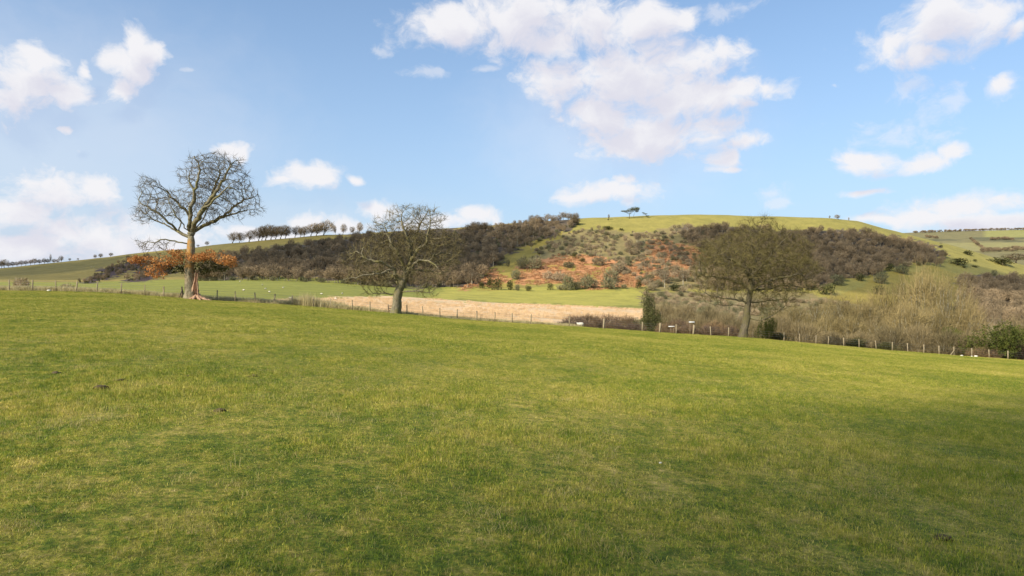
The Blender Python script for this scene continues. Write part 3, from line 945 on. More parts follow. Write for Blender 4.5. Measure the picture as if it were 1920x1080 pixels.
def hero_tree(name, base_px, Y, label, trunk, limbs, blobs, natt, bark, twigmat, base_row=None, r_trunk=0.55, twig_n=3, twig_len=0.55, twig_w=0.028, tip_r=0.017,
              di=2.6, dk=0.55, step=0.36, seed=1, limb_bark=None, leaf_blobs=(), side_leaves=None, squash=0.8, group=None):
    rng = np.random.default_rng(seed)
    bx, by, bz = at(base_px, Y)
    sc = Y / F
    row0 = base_row
    def W(px, row, dy=0.0):
        return np.array([(px - base_px) * sc, dy, (row0 - row) * sc])
    root = empty(name, (bx, by, bz), label, 'tree', group)
    tp = resample([W(*p[:2], p[2] if len(p) > 2 else 0) for p in trunk], 0.3, rng, 0.02)
    limbs = [pl[:-1] if len(pl) >= 5 else pl for pl in limbs]
    nodes = list(tp); parent = list(range(-1, len(tp) - 1)); lim = [-1] * len(tp)
    limb_nodes = []
    for li, pl in enumerate(limbs):
        q = [W(*p[:2], p[2] if len(p) > 2 else 0) for p in pl]
        allp = np.array(nodes)
        k0 = int(np.linalg.norm(allp - q[0], axis=1).argmin())
        own = lim[k0] if lim[k0] >= 0 else li
        pts = resample([allp[k0]] + q[1:], 0.45, rng, 0.07)
        prev = k0
        for p in pts[1:]:
            nodes.append(p); parent.append(prev); lim.append(own); prev = len(nodes) - 1
    att = []
    tot = sum(b[2] * b[3] for b in blobs)
    for b in blobs:
        k = int(natt * b[2] * b[3] / tot * (b[5] if len(b) > 5 else 1))
        q = ball(rng, k); q = unit(q) * (np.linalg.norm(q, axis=1) ** 0.62)[:, None]
        q = q * (1 + 0.30 * value_noise(q[:, 0] * 2.3 + seed, q[:, 2] * 2.3 + q[:, 1] * 1.3 + len(att), seed))[:, None]
        c = W(b[0], b[1], b[4] if len(b) > 4 else 0)
        att.append(c + q * np.array([b[2] * sc, max(b[2], b[3]) * sc * squash, b[3] * sc]))
    att = np.concatenate(att)
    P, par, lim2 = grow(np.array(nodes), np.array(parent), np.array(lim), att, di, dk, step, rng)
    n = len(P)
    # thickness: each fork carries what grows beyond it
    load = np.zeros(n); nk = np.zeros(n, int)
    np.add.at(nk, par[par >= 0], 1)
    load[nk == 0] = 1
    for i in range(n - 1, 0, -1):
        if par[i] >= 0 and par[i] < i: load[par[i]] += load[i]
    rad = tip_r * np.maximum(load, 1) ** 0.57
    nt = len(tp)
    # trunk
    tr = np.linspace(r_trunk, r_trunk * 0.66, nt); tr[-3:] *= [0.95, 0.8, 0.45]
    v, f = tube(np.vstack([[tp[0] - [0, 0, 0.25]], tp]), np.r_[tr[0] * 1.05, tr], 14, 0.28, seed, 0.75)
    obj('trunk', Geo().add(v, f), bark, root, True)
    rad = np.minimum(rad, r_trunk * 0.62)
    gl = sorted(set(int(x) for x in lim2 if x >= 0))
    child = np.nonzero(par >= 0)[0]; child = child[lim2[child] >= 0]
    rp = rad[par[child]]; rp = np.where(lim2[par[child]] < 0, np.minimum(rad[child] * 1.45, r_trunk * 0.7), np.minimum(rp, rad[child] * 1.3))
    dirs = unit(P[child] - P[par[child]])
    for l in gl:
        k = lim2[child] == l
        if not k.any(): continue
        g = Geo()
        c = child[k]; thick = rad[c] > 0.09; mid = ~thick & (rad[c] > 0.035); thin = ~thick & ~mid
        for sel, sides in ((thick, 8), (mid, 5), (thin, 3)):
            if sel.any():
                ext = 0.04 * sides / 8
                p0 = P[par[c[sel]]]; p1 = P[c[sel]]
                g.add(*frustums(p0 - unit(p1 - p0) * ext, p1 + unit(p1 - p0) * ext, rp[k][sel], rad[c[sel]], sides))
        lo = obj('limb', g, limb_bark or bark, root, True)
        # twigs: fine spray at the outer shoots
        ends = c[load[c] <= 5]
        if len(ends) > 14:
            m = twig_n
            bs = np.repeat(P[ends], m, 0) - np.repeat(dirs[k][load[c] <= 5], m, 0) * rng.random(len(ends) * m)[:, None] * step
            dd = unit(np.repeat(dirs[k][load[c] <= 5], m, 0) + rng.normal(size=(len(bs), 3)) * 0.42 + [0, 0, 0.12])
            ln = twig_len * (0.5 + rng.random(len(bs)))
            v, f = spikes(bs, dd, ln, twig_w * (0.6 + 0.8 * rng.random(len(bs))), rng)
            t = obj('twigs', Geo().add(v, f), twigmat, lo); t['kind'] = 'stuff'
    if leaf_blobs:
        for part_name, mat, bl, lab in leaf_blobs:
            g = Geo()
            for (px, row, rx, ry, dy, cnt, size) in bl:
                cnt = int(cnt * 0.8)
                q = ball(rng, cnt)
                c = W(px, row, dy) + q * np.array([rx * sc, rx * sc * 0.8, ry * sc])
                h = value_noise(c[:, 0] * 1.3 + 5, c[:, 2] * 2.2 + c[:, 1] * 0.8, seed)
                c = c[h > -0.25]
                g.add(*leaves(c, np.full(len(c), size), rng, 0.3))
            o = obj(part_name, g, mat, root)
            o['kind'] = 'stuff'
            if lab: o['label'] = lab
    return root, W


def fence_Y(px):
    return float(fence_y_ray((px - 960) / F))


# ---- the tall oak on the left
Y1 = fence_Y(357) - 1.6
tall_oak, W1 = hero_tree(
    'oak_tree', 357, Y1, 'tallest bare oak with orange withered leaves round its lower trunk and a split dead snag', base_row=562,
    trunk=[(357, 563), (356, 530), (355, 505), (357, 480), (358, 455), (358, 440)],
    limbs=[
        [(354, 447), (340, 437), (327, 431), (310, 421, .4), (283, 412, .8), (250, 411, 1.2)],
        [(327, 431), (322, 416, -1), (308, 402, -1.6), (284, 390, -1.8), (262, 377, -2)],
        [(357, 441), (353, 412, .6), (343, 394, 1.2), (318, 378, 1.5), (300, 356, 1.5), (284, 345, 1.5)],
        [(358, 440), (361, 412, -.8), (365, 392, -1.2), (376, 367, -1.2), (362, 343, -1.0), (357, 318, -1)],
        [(359, 440), (367, 402, .8), (384, 374, 1.2), (394, 345, 1.6), (400, 325, 1.6), (413, 299, 1.6)],
        [(361, 436), (374, 416, -1), (398, 392, -1.6), (424, 371, -2), (446, 352, -2.2), (460, 339, -2.4)],
        [(364, 436), (385, 418, .8), (411, 403, 1.4), (446, 394, 1.8), (487, 396, 2.2)],
        [(393, 398, -1.5), (410, 365, -1), (425, 335, -.5), (436, 312, -.5)],
        [(362, 436), (372, 405, 1.6), (384, 370, 2.2), (388, 335, 2.4), (386, 305, 2.2)],
        [(355, 440), (347, 418, -1.2), (340, 400, -1.8), (333, 385, -2)],
        [(376, 367, -1.2), (384, 345, -1.6), (386, 322, -1.6), (380, 303, -1.6)],
        [(411, 403, 1.4), (428, 384, 1.8), (450, 368, 2), (468, 366, 2)],
        [(340, 437, 0), (332, 414, 1.2), (312, 399, 1.8), (288, 402, 2)],
        [(353, 462), (338, 455, -.6), (318, 452, -1.0), (290, 456, -1.4), (270, 467, -1.6)],
        [(355, 497), (335, 494, -.6), (305, 490, -1.0), (278, 489, -1.2), (258, 491, -1.4)],
        [(356, 505), (335, 508, .8), (310, 512, 1.2), (285, 512, 1.5)],
        [(358, 494), (380, 490, -.8), (408, 485, -1.2), (436, 488, -1.4), (452, 491, -1.5)],
        [(357, 508), (378, 508, .8), (402, 507, 1.0), (425, 503, 1.2)],
    ],
    blobs=[(400, 307, 52, 20), (375, 335, 40, 32), (422, 345, 42, 36), (385, 365, 36, 30), (283, 358, 28, 27), (298, 390, 48, 22), (272, 404, 28, 14), (345, 378, 34, 20),
           (452, 375, 32, 30), (468, 393, 24, 13), (425, 392, 36, 22), (385, 402, 30, 24), (300, 461, 32, 11, -1, 0.7), (300, 494, 42, 16, 0, 0.6), (410, 492, 38, 14, 0, 0.6)],
    natt=4800, bark=M_BARK_ORANGE, limb_bark=M_BARK, twigmat=M_TWIG, r_trunk=0.60, twig_n=4, twig_len=0.75, twig_w=0.026, seed=5, di=2.2, dk=0.34, step=0.30, tip_r=0.013,
    leaf_blobs=[
        ('withered_foliage', M_ORANGE, [(283, 492, 30, 11, -1.0, 900, .12), (262, 488, 14, 9, -1, 300, .12), (305, 500, 32, 10, -1.2, 800, .12), (310, 516, 26, 7, -1.2, 480, .12), (280, 508, 24, 8, 0, 350, .12),
                                       (330, 476, 30, 9, -.8, 420, .12), (335, 488, 22, 12, -1.2, 420, .12), (378, 484, 22, 9, -1.0, 520, .12), (400, 482, 26, 8, -.8, 650, .12), (430, 488, 22, 10, -1.2, 700, .12), (440, 495, 14, 8, -1, 300, .12), (395, 473, 26, 7, 1, 260, .12)],
         'withered orange brown leaves still hanging on the lower branches'),
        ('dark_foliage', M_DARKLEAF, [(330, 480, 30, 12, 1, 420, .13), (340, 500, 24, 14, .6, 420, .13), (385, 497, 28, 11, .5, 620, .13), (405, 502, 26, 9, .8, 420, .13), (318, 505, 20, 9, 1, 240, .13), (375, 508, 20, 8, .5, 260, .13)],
         'dark green ivy and evergreen leaves close to the trunk'),
    ])
# the split, half fallen stem at its foot
def build_snag():
    rng = np.random.default_rng(4)
    sc = Y1 / F
    def q(px, row, dy): return W1(px, row, dy)
    # a hollow half shell, open towards the field, with a torn top and spreading roots
    rows = np.linspace(563, 511, 16)
    g = Geo(); V = []; nseg = 9
    for i, r in enumerate(rows):
        u = i / 15
        cx = 369 + 4.5 * u - 3 * math.sin(u * 2.4); rad = (0.42 * (1 - u) ** 1.3 + 0.16) * (1 + 0.08 * rng.normal())
        c = q(cx, r, -0.25)
        for inner in (0, 1):
            for k in range(nseg):
                a = math.radians(-35 + 250 * k / (nseg - 1))
                rr = rad * (0.72 if inner else 1.0) * (1 + 0.10 * rng.normal())
                top = (0.35 * rng.random() if i == 15 else 0)
                V.append(c + np.array([math.cos(a) * rr, math.sin(a) * rr * 0.8, top]))
    f = []; m = []
    w = 2 * nseg
    for i in range(15):
        for inner in (0, 1):
            for k in range(nseg - 1):
                a = i * w + inner * nseg + k; b = a + w
                f += [[a, a + 1, b + 1], [a, b + 1, b]]; m += [1 - inner, 1 - inner]
        for k in (0, nseg - 1):
            a = i * w + k; b = a + w; c, d = a + nseg, b + nseg
            f += [[a, c, d], [a, d, b]]; m += [1, 1]
    a = 15 * w
    for k in range(nseg - 1):
        f += [[a + k, a + k + 1, a + nseg + k + 1], [a + k, a + nseg + k + 1, a + nseg + k]]; m += [1, 1]
    V = np.array(V, np.float32)
    o = obj('dead_snag', (V, np.array(f), np.array(m)), [M_SPLIT, M_SNAG_EDGE], tall_oak)
    o['label'] = 'broken hollow snag of reddish split wood leaning on the trunk'
    for k in range(5):
        a = math.radians(-150 + k * 42)
        p0 = q(370, 556, -0.3); tip = p0 + np.array([math.cos(a) * 1.3 + 0.5, math.sin(a) * 1.0, 0])
        tip[2] = float(ground_z(tip[0] + tall_oak.location.x, tip[1] + tall_oak.location.y)) - tall_oak.location.z - 0.02
        mid = (p0 + tip) / 2 + [0, 0, 0.02]
        r = obj('buttress_root', Geo().add(*tube(resample([p0, mid, tip], 0.15, rng, 0.03), np.linspace(0.24, 0.07, len(resample([p0, mid, tip], 0.15, rng, 0.0))), 7, 0.3, k)), M_SNAG_EDGE, tall_oak, True)
build_snag()

# ---- the spreading oak in the middle
Y2 = fence_Y(742) - 0.9
hero_tree(
    'oak_tree', 742, Y2, 'spreading mossy bare oak with a leaning trunk standing beside the small wooden hurdle', base_row=588,
    trunk=[(742, 589), (744, 568), (746, 552), (752, 535), (757, 522), (763, 508), (767, 499)],
    limbs=[
        [(760, 513), (751, 480, -.8), (743, 466, -1.2), (735, 452, -1.4), (728, 432, -1.2), (718, 420, -1)],
        [(750, 540), (735, 514, 1), (713, 508, 1.6), (690, 509, 2), (664, 506, 2.2), (645, 507, 2.4)],
        [(752, 535), (738, 500, -1.4), (722, 491, -1.8), (696, 490, -2.2), (682, 475, -2.6), (668, 478, -2.8)],
        [(737, 508, -1.2), (712, 514, -2.2), (680, 520, -2.8), (657, 523, -3)],
        [(767, 500), (772, 482, .6), (766, 468, .8), (775, 442, 1), (788, 416, 1.2), (786, 394, 1.2)],
        [(773, 478), (772, 455, -1), (760, 428, -1.2), (755, 408, -1.2), (753, 393, -1.2)],
        [(766, 500), (782, 470, -.6), (803, 456, -1.0), (808, 424, -1.2), (807, 393, -1.2)],
        [(768, 500), (784, 490, 1.4), (803, 482, 1.8), (830, 470, 2), (852, 468, 2.2)],
        [(764, 507), (790, 486, -1.6), (808, 490, -2), (824, 502, -2.4), (838, 508, -2.6)],
        [(762, 510), (780, 508, .6), (796, 503, .8), (815, 512, 1), (836, 520, 1)],
        [(750, 548), (766, 546, -.8), (786, 544, -1.2), (806, 548, -1.4), (824, 552, -1.5)],
        [(747, 550), (732, 551, .6), (712, 550, .9), (690, 551, 1.2), (676, 553, 1.3)],
    ],
    blobs=[(765, 404, 42, 23), (803, 408, 32, 22), (722, 424, 32, 18), (745, 440, 50, 26), (790, 440, 52, 30), (760, 470, 70, 30), (703, 478, 56, 32), (668, 503, 28, 20), (830, 470, 42, 34), (848, 482, 18, 20),
           (800, 506, 46, 26), (730, 515, 50, 22), (690, 520, 40, 18), (797, 547, 28, 9, 0, .6), (700, 549, 26, 7, 0, .6)],
    natt=5200, bark=M_BARK, twigmat=M_TWIG_OLIVE, r_trunk=0.60, twig_n=4, twig_len=0.75, twig_w=0.024, seed=8, di=2.1, dk=0.32, step=0.28, tip_r=0.0125)

# ---- the dense domed oak on the right
Y3 = fence_Y(1395) - 0.9
hero_tree(
    'oak_tree', 1394, Y3, 'dense dome shaped bare oak with olive twigs in front of the dark hillside wood', base_row=632,
    trunk=[(1393, 633), (1396, 615), (1399, 598), (1401, 578), (1404, 558), (1409, 540), (1411, 524), (1412, 512)],
    limbs=[
        [(1410, 528), (1397, 508, -.8), (1378, 493, -1.4), (1352, 482, -1.8), (1325, 475, -2)],
        [(1411, 518), (1402, 492, 1), (1388, 465, 1.4), (1368, 445, 1.6), (1352, 435, 1.6)],
        [(1412, 512), (1412, 485, -.6), (1404, 455, -1), (1400, 428, -1), (1402, 412, -1)],
        [(1412, 512), (1420, 488, .6), (1426, 455, .8), (1432, 425, .8), (1436, 410, .8)],
        [(1412, 514), (1432, 490, -1), (1450, 462, -1.4), (1470, 440, -1.6), (1485, 430, -1.6)],
        [(1411, 522), (1436, 505, 1), (1466, 490, 1.4), (1500, 476, 1.8), (1522, 472, 2)],
        [(1409, 538), (1430, 528, -1.2), (1460, 518, -1.8), (1495, 512, -2.2), (1530, 510, -2.4)],
        [(1409, 540), (1440, 542, .6), (1474, 533, .8), (1510, 538, 1), (1535, 540, 1)],
        [(1408, 540), (1385, 525, 1.2), (1355, 518, 1.8), (1325, 516, 2.2), (1302, 512, 2.4)],
        [(1401, 566), (1372, 560, -.8), (1340, 556, -1.2), (1312, 546, -1.4)],
        [(1402, 574), (1380, 570, .8), (1352, 572, 1.2), (1325, 566, 1.4)],
        [(1400, 597), (1424, 599, -.8), (1442, 590, -1.2), (1462, 574, -1.4)],
        [(1403, 566), (1430, 566, 1), (1458, 560, 1.4), (1490, 562, 1.6)],
    ],
    blobs=[(1420, 428, 42, 22), (1412, 470, 100, 45), (1415, 500, 112, 38), (1360, 480, 62, 44), (1465, 480, 62, 44), (1330, 510, 38, 34), (1505, 505, 32, 32), (1340, 545, 40, 22), (1480, 540, 52, 18), (1445, 572, 40, 20), (1420, 540, 70, 20)],
    natt=5200, bark=M_BARK_DARK, twigmat=M_TWIG_DARK, r_trunk=0.50, twig_n=6, twig_len=0.95, twig_w=0.020, seed=13, di=2.2, dk=0.38, step=0.30, tip_r=0.010)


# ------------------------------------------------------------------ smaller trees and bushes: kinds, each built once
ORD = ("first second third fourth fifth sixth seventh eighth ninth tenth eleventh twelfth thirteenth fourteenth fifteenth sixteenth seventeenth "
       "eighteenth nineteenth twentieth").split()


def wood_tree(seed, h=9.0, r=3.0, n=260, w=0.11, bole=0.34, flat=0.0, lean=0.0, limbs=9):
    """bare tree: trunk with limbs, and a twiggy crown"""
    rng = np.random.default_rng(seed)
    g = Geo()
    tp = np.array([[0, 0, -0.4], [0.05, 0, h * bole * 0.6], [lean * 0.3, 0.1, h * bole], [lean, 0.0, h * 0.80]])
    g.add(*tube(tp, [h * 0.030, h * 0.023, h * 0.018, h * 0.005], 6))
    cc = np.array([lean, 0, h * (bole + 1) * 0.5]); cz = h * (1 - bole) * 0.55
    a = rng.random(limbs) * 2 * math.pi
    p0 = np.stack([np.full(limbs, lean * 0.3), np.zeros(limbs), h * (bole * 0.8 + 0.30 * rng.random(limbs))], 1)
    p1 = cc + np.stack([np.cos(a) * r * 0.7, np.sin(a) * r * 0.7, cz * (rng.random(limbs) * 1.1 - 0.25)], 1)
    pm = p0 * 0.5 + p1 * 0.5 + [0, 0, -0.05 * h]
    rr = np.full(limbs, h * 0.011)
    g.add(*frustums(p0, pm, rr, rr * 0.7, 3)); g.add(*frustums(pm, p1, rr * 0.7, rr * 0.25, 3))
    q = ball(rng, n); q = unit(q) * (np.linalg.norm(q, axis=1) ** 0.6)[:, None]
    q[:, 2] = np.where(q[:, 2] < 0, q[:, 2] * 0.75, q[:, 2] * (1 - flat))
    lump = 1 + 0.42 * value_noise(q[:, 0] * 2.6 + seed, q[:, 1] * 2.6 + q[:, 2] * 2.4)
    b = cc + q * lump[:, None] * np.array([r, r, cz])
    d = unit(q * np.array([1, 1, 0.7]) + [0, 0, 0.35] + rng.normal(size=(n, 3)) * 0.55)
    ln = (0.8 + 0.9 * rng.random(n)) * r * 0.36
    tw = Geo().add(*spikes(b - d * ln[:, None] * 0.6, d, ln, np.full(n, w) * (0.6 + 0.8 * rng.random(n)), rng))
    return g, tw


def scrub_bush(seed, h=3.0, r=2.0, n=220, w=0.09, stems=9, up=0.5):
    rng = np.random.default_rng(seed)
    g = Geo()
    a = rng.random(stems) * 2 * math.pi; k = rng.random(stems) ** 0.5
    p0 = np.stack([np.cos(a) * 0.2 * r, np.sin(a) * 0.2 * r, np.full(stems, -0.3)], 1)
    p1 = np.stack([np.cos(a) * k * r * 0.8, np.sin(a) * k * r * 0.8, h * (1 - 0.45 * k * k) * 0.9], 1)
    pm = (p0 + p1) / 2 + rng.normal(size=(stems, 3)) * 0.08 * h
    rr = np.full(stems, 0.020 * h)
    g.add(*frustums(p0, pm, rr, rr * 0.7, 3)); g.add(*frustums(pm, p1, rr * 0.7, rr * 0.3, 3))
    q = ball(rng, n); q = unit(q) * (np.linalg.norm(q, axis=1) ** 0.6)[:, None]
    lump = 1 + 0.30 * value_noise(q[:, 0] * 2.4 + seed * 3, q[:, 1] * 2.4 + q[:, 2] * 2)
    b = q * lump[:, None] * np.array([r, r, h * 0.52]) + [0, 0, h * 0.48]
    d = unit(q + [0, 0, up] + rng.normal(size=(n, 3)) * 0.5)
    ln = (0.6 + 0.8 * rng.random(n)) * h * 0.34
    tw = Geo().add(*spikes(b - d * ln[:, None] * 0.5, d, ln, np.full(n, w) * (0.6 + 0.8 * rng.random(n)), rng))
    return g, tw


def leafy_bush(seed, h=3.0, r=2.0, n=420, s=0.16):
    rng = np.random.default_rng(seed)
    g = Geo().add(*tube([[0, 0, -0.3], [0.05, 0, h * 0.3], [0, 0.1, h * 0.7]], [0.05 * h, 0.04 * h, 0.015 * h], 5))
    m = 6
    cen = rng.normal(size=(m, 3)) * [0.42, 0.42, 0.0]; cen[:, 2] = np.linspace(0.22, 0.72, m) + rng.normal(size=m) * 0.05
    rad = 0.60 - 0.16 * cen[:, 2] + 0.15 * rng.random(m); cen[:, :2] *= (1.25 - 0.8 * cen[:, 2])[:, None]
    k = rng.choice(m, n, p=rad ** 2 / (rad ** 2).sum())
    q = ball(rng, n); q = unit(q) * (np.linalg.norm(q, axis=1) ** 0.5)[:, None]
    q = q * (1 + 0.5 * value_noise(q[:, 0] * 2.8 + seed * 5 + k, q[:, 1] * 2.8 + q[:, 2] * 2.4))[:, None]
    b = (cen[k] + q * rad[k][:, None] * [1, 1, 0.52]) * [r, r, h]
    b = b[b[:, 2] > 0.02]
    return g, Geo().add(*leaves(b, np.full(len(b), s), rng, 0.2))


def willow(seed, h=12.0, r=4.0, stems=22, n=1500, w=0.045):
    """many stemmed willow: upright shoots fanning from low forks"""
    rng = np.random.default_rng(seed)
    g, tw = Geo(), Geo()
    ends, dirs = [], []
    for i in range(stems):
        a = rng.random() * 2 * math.pi; k = rng.random() ** 0.6
        top = np.array([math.cos(a) * k * r, math.sin(a) * k * r, h * (0.95 - 0.35 * k * k - 0.15 * rng.random())])
        p = resample([[math.cos(a) * 0.25, math.sin(a) * 0.25, -0.5], [math.cos(a) * k * r * 0.35, math.sin(a) * k * r * 0.35, top[2] * 0.4], top], h * 0.09, rng, 0.012 * h)
        rad = np.linspace(0.0125 * h, 0.002 * h, len(p))
        g.add(*frustums(p[:-1], p[1:], rad[:-1], rad[1:], 4))
        lo = max(1, int(len(p) * 0.3))
        for j in range(lo, len(p)):
            ends.append(p[j]); dirs.append(unit(p[j] - p[j - 1]))
    ends, dirs = np.array(ends), np.array(dirs)
    k = rng.integers(0, len(ends), n)
    out = ends[k] * np.array([1, 1, 0]); out = out / max(r, 1)
    d = unit(dirs[k] * 0.7 + out * 0.35 + [0, 0, 0.35] + rng.normal(size=(n, 3)) * 0.38)
    ln = h * (0.06 + 0.11 * rng.random(n))
    b = ends[k] + rng.normal(size=(n, 3)) * 0.03 * h
    tw.add(*spikes(b, d, ln, np.full(n, w) * (0.6 + 0.8 * rng.random(n)), rng, 0.15))
    # and their side shoots
    k2 = rng.integers(0, n, n)
    b2 = b[k2] + d[k2] * (ln[k2] * (0.3 + 0.6 * rng.random(n)))[:, None]
    d2 = unit(d[k2] + rng.normal(size=(n, 3)) * 0.4 + [0, 0, 0.2])
    tw.add(*spikes(b2, d2, ln[k2] * 0.6, np.full(n, w * 0.7), rng, 0.15))
    return g, tw


KINDS = {}
def kind(key, geos, bark, leaf, part='crown'):
    """a list of variants, each (wood mesh, crown mesh)"""
    KINDS[key] = [(mesh(key + '_wood', g, bark, True), mesh(key + '_' + part, t, leaf), part) for g, t in geos]


kind('ridge', [wood_tree(s, 14, 5.6, 850, 0.15, 0.17, 0.1, 2.2, 22) for s in (1, 2, 3, 4, 5)], M_BARK_DARK, M_WOOD)
kind('wood', [wood_tree(s, 9, 3.3, 620, 0.15, 0.26) for s in (11, 12, 13, 14)], M_WOODBARK, M_WOOD)
kind('pale', [wood_tree(s, 8, 2.6, 380, 0.13, 0.40) for s in (15, 16)], M_WILLOWBARK, M_WOOD)
kind('grey', [scrub_bush(s, 3.4, 2.4, 520, 0.13) for s in (21, 22, 23)], M_WOODBARK, M_GREYSCRUB)
kind('scrub', [scrub_bush(s, 3.4, 2.4, 520, 0.13) for s in (24, 25, 26)], M_WOODBARK, M_SCRUB)
kind('dark', [leafy_bush(s, 3.6, 2.0, 520, 0.24) for s in (31, 32, 33)], M_BARK_DARK, M_DARKLEAF)
kind('willow', [willow(s) for s in (41, 42, 43, 44)], M_WILLOWBARK, M_WILLOW)
kind('thicket', [scrub_bush(s, 5, 3.2, 2600, 0.045, 22, 0.7) for s in (45, 46, 47)], M_WILLOWBARK, M_THICKET)
kind('bramble', [scrub_bush(s, 3, 2.4, 1800, 0.04, 16, 0.3) for s in (48, 49)], M_BARK_DARK, M_BRAMBLE)
kind('green', [leafy_bush(s, 5, 2.8, 5200, 0.11) for s in (51, 52)], M_BARK_DARK, M_GREENLEAF)
kind('ivy', [leafy_bush(s, 6, 2.2, 4200, 0.12) for s in (53, 54)], M_BARK_DARK, M_DARKLEAF)
kind('sallow', [scrub_bush(s, 8, 4.4, 2400, 0.05, 26, 0.55) for s in (61, 62, 63)], M_WILLOWBARK, M_WILLOW)
kind('paletree', [willow(55, 10, 2.8, 9, 1000, 0.045), willow(56, 10, 2.4, 8, 900, 0.045)], M_WILLOWBARK, M_WOOD)


def plant(key, var, loc, label, name, cat, group=None, height=None, base_h=None, rz=None, wide=1.0):
    wood, crown, part = KINDS[key][var % len(KINDS[key])]
    s = (height / base_h) if height else 1.0
    rz = float(RNG.random() * 6.28) if rz is None else rz
    root = empty(name, loc, label, cat, group, rz, (s * wide, s * wide, s))
    link(bpy.data.objects.new('trunk' if cat == 'tree' else 'stems', wood), root)
    link(bpy.data.objects.new('crown' if cat == 'tree' else 'twigs', crown), root)['kind'] = 'stuff'
    return root


def on(px, row, ymin=100.0, ymax=900.0):
    x, y, z = on_slope(px, row, ymin, ymax)
    return float(x[0]), float(y[0]), float(z[0])


# ---- the row of wind-cut trees along the left ridge
ROW = [(436, 19, 1.15), (449, 18, .8), (467, 21, 1.1), (485, 24, .9), (491, 25, .8), (498, 27, .95), (508, 25, .9), (517, 23, .8), (526, 24, .95), (535, 21, .8),
       (553, 20, .85), (563, 18, .7), (570, 19, .8), (583, 22, 1.0), (593, 22, .95), (607, 25, 1.1)]
for i, (px, hp, wd) in enumerate(ROW):
    Y = YR - 6 + 8 * math.sin(i * 2.1)
    loc = at(px, Y)
    lab = f"dark bare tree in the left ridge row, {ORD[i]} from the row's left end"
    plant('ridge', i, loc, lab, 'ridge_tree', 'tree', 'bare trees in the row along the left ridge', hp * Y / F * 1.12, 14, rz=-0.2 + 0.5 * (i % 3), wide=wd * 1.4)
for (px, hp, wd, key, lab) in [
        (629, 18, .45, 'ridge', 'thin sparse tree on the ridge, just right of the long tree row'),
        (643, 21, .75, 'ridge', 'ragged bare tree on the ridge between the thin tree and the round one'),
        (661, 15, .9, 'ridge', 'low rounded tree on the ridge just left of the middle oak crown'),
        (674, 22, .8, 'ridge', 'pale open tree on the ridge nearest to the middle oak crown'),
        (388, 9, 1.2, 'ridge', 'small wind bent tree on the ridge right of the tall oak trunk'),
        (371, 5, 1.4, 'ridge', 'low dark bush on the ridge touching the tall oak trunk'),
        (94, 17, .28, 'ridge', 'thin spire of a tree on the far left ridge'),
        (115, 12, .9, 'ridge', 'open small tree just right of the thin spire on the far left ridge'),
        (131, 6, 1.0, 'ridge', 'tiny rounded tree at the right end of the far left tree belt'),
        (147, 4, 1.3, 'ridge', 'tiny dark bush alone on the left ridge line'),
        (178, 8, 1.0, 'ridge', 'left one of the two neighbouring crowns on the left ridge'),
        (188, 9, 1.2, 'ridge', 'right one of the two neighbouring crowns on the left ridge'),
        (207, 8, 1.3, 'ridge', 'low pair of joined crowns on the ridge left of the tall oak')]:
    Y = YR - 4
    plant(key, int(px) % 5, at(px, Y), lab, 'ridge_tree', 'tree', None, hp * Y / F, 14, wide=wd)
for i, (px, hp) in enumerate([(3, 12), (8, 15), (16, 9), (24, 10), (32, 9), (40, 10), (48, 9), (57, 10), (65, 11), (74, 9), (83, 10), (90, 9), (101, 8), (108, 7)]):
    Y = YR - 30
    plant('wood', i, at(px, Y), f"bushy grey tree of the far left skyline belt, {ORD[i]} from the left", 'belt_tree', 'tree', 'bushy trees of the belt at the far left', hp * Y / F * 1.1, 9, wide=1.25)
# ---- trees that stand up along the skyline above the wood
for i, (px, hp) in enumerate([(893, 5), (905, 5), (917, 6), (930, 5), (940, 8), (952, 6), (965, 8), (975, 10), (986, 12), (997, 16), (1008, 18), (1017, 17), (1027, 16), (1037, 15), (1047, 17), (1056, 18), (1066, 17), (1074, 17), (1080, 14)]):
    Y = YR - 12 - 10 * ((i * 7) % 3)
    plant('wood', i, at(px, Y), f"dark crown on the skyline above the central wood, {ORD[i]} from the left", 'skyline_tree', 'tree', 'crowns on the skyline above the central wood', hp * Y / F * 0.9, 9, wide=1.35)


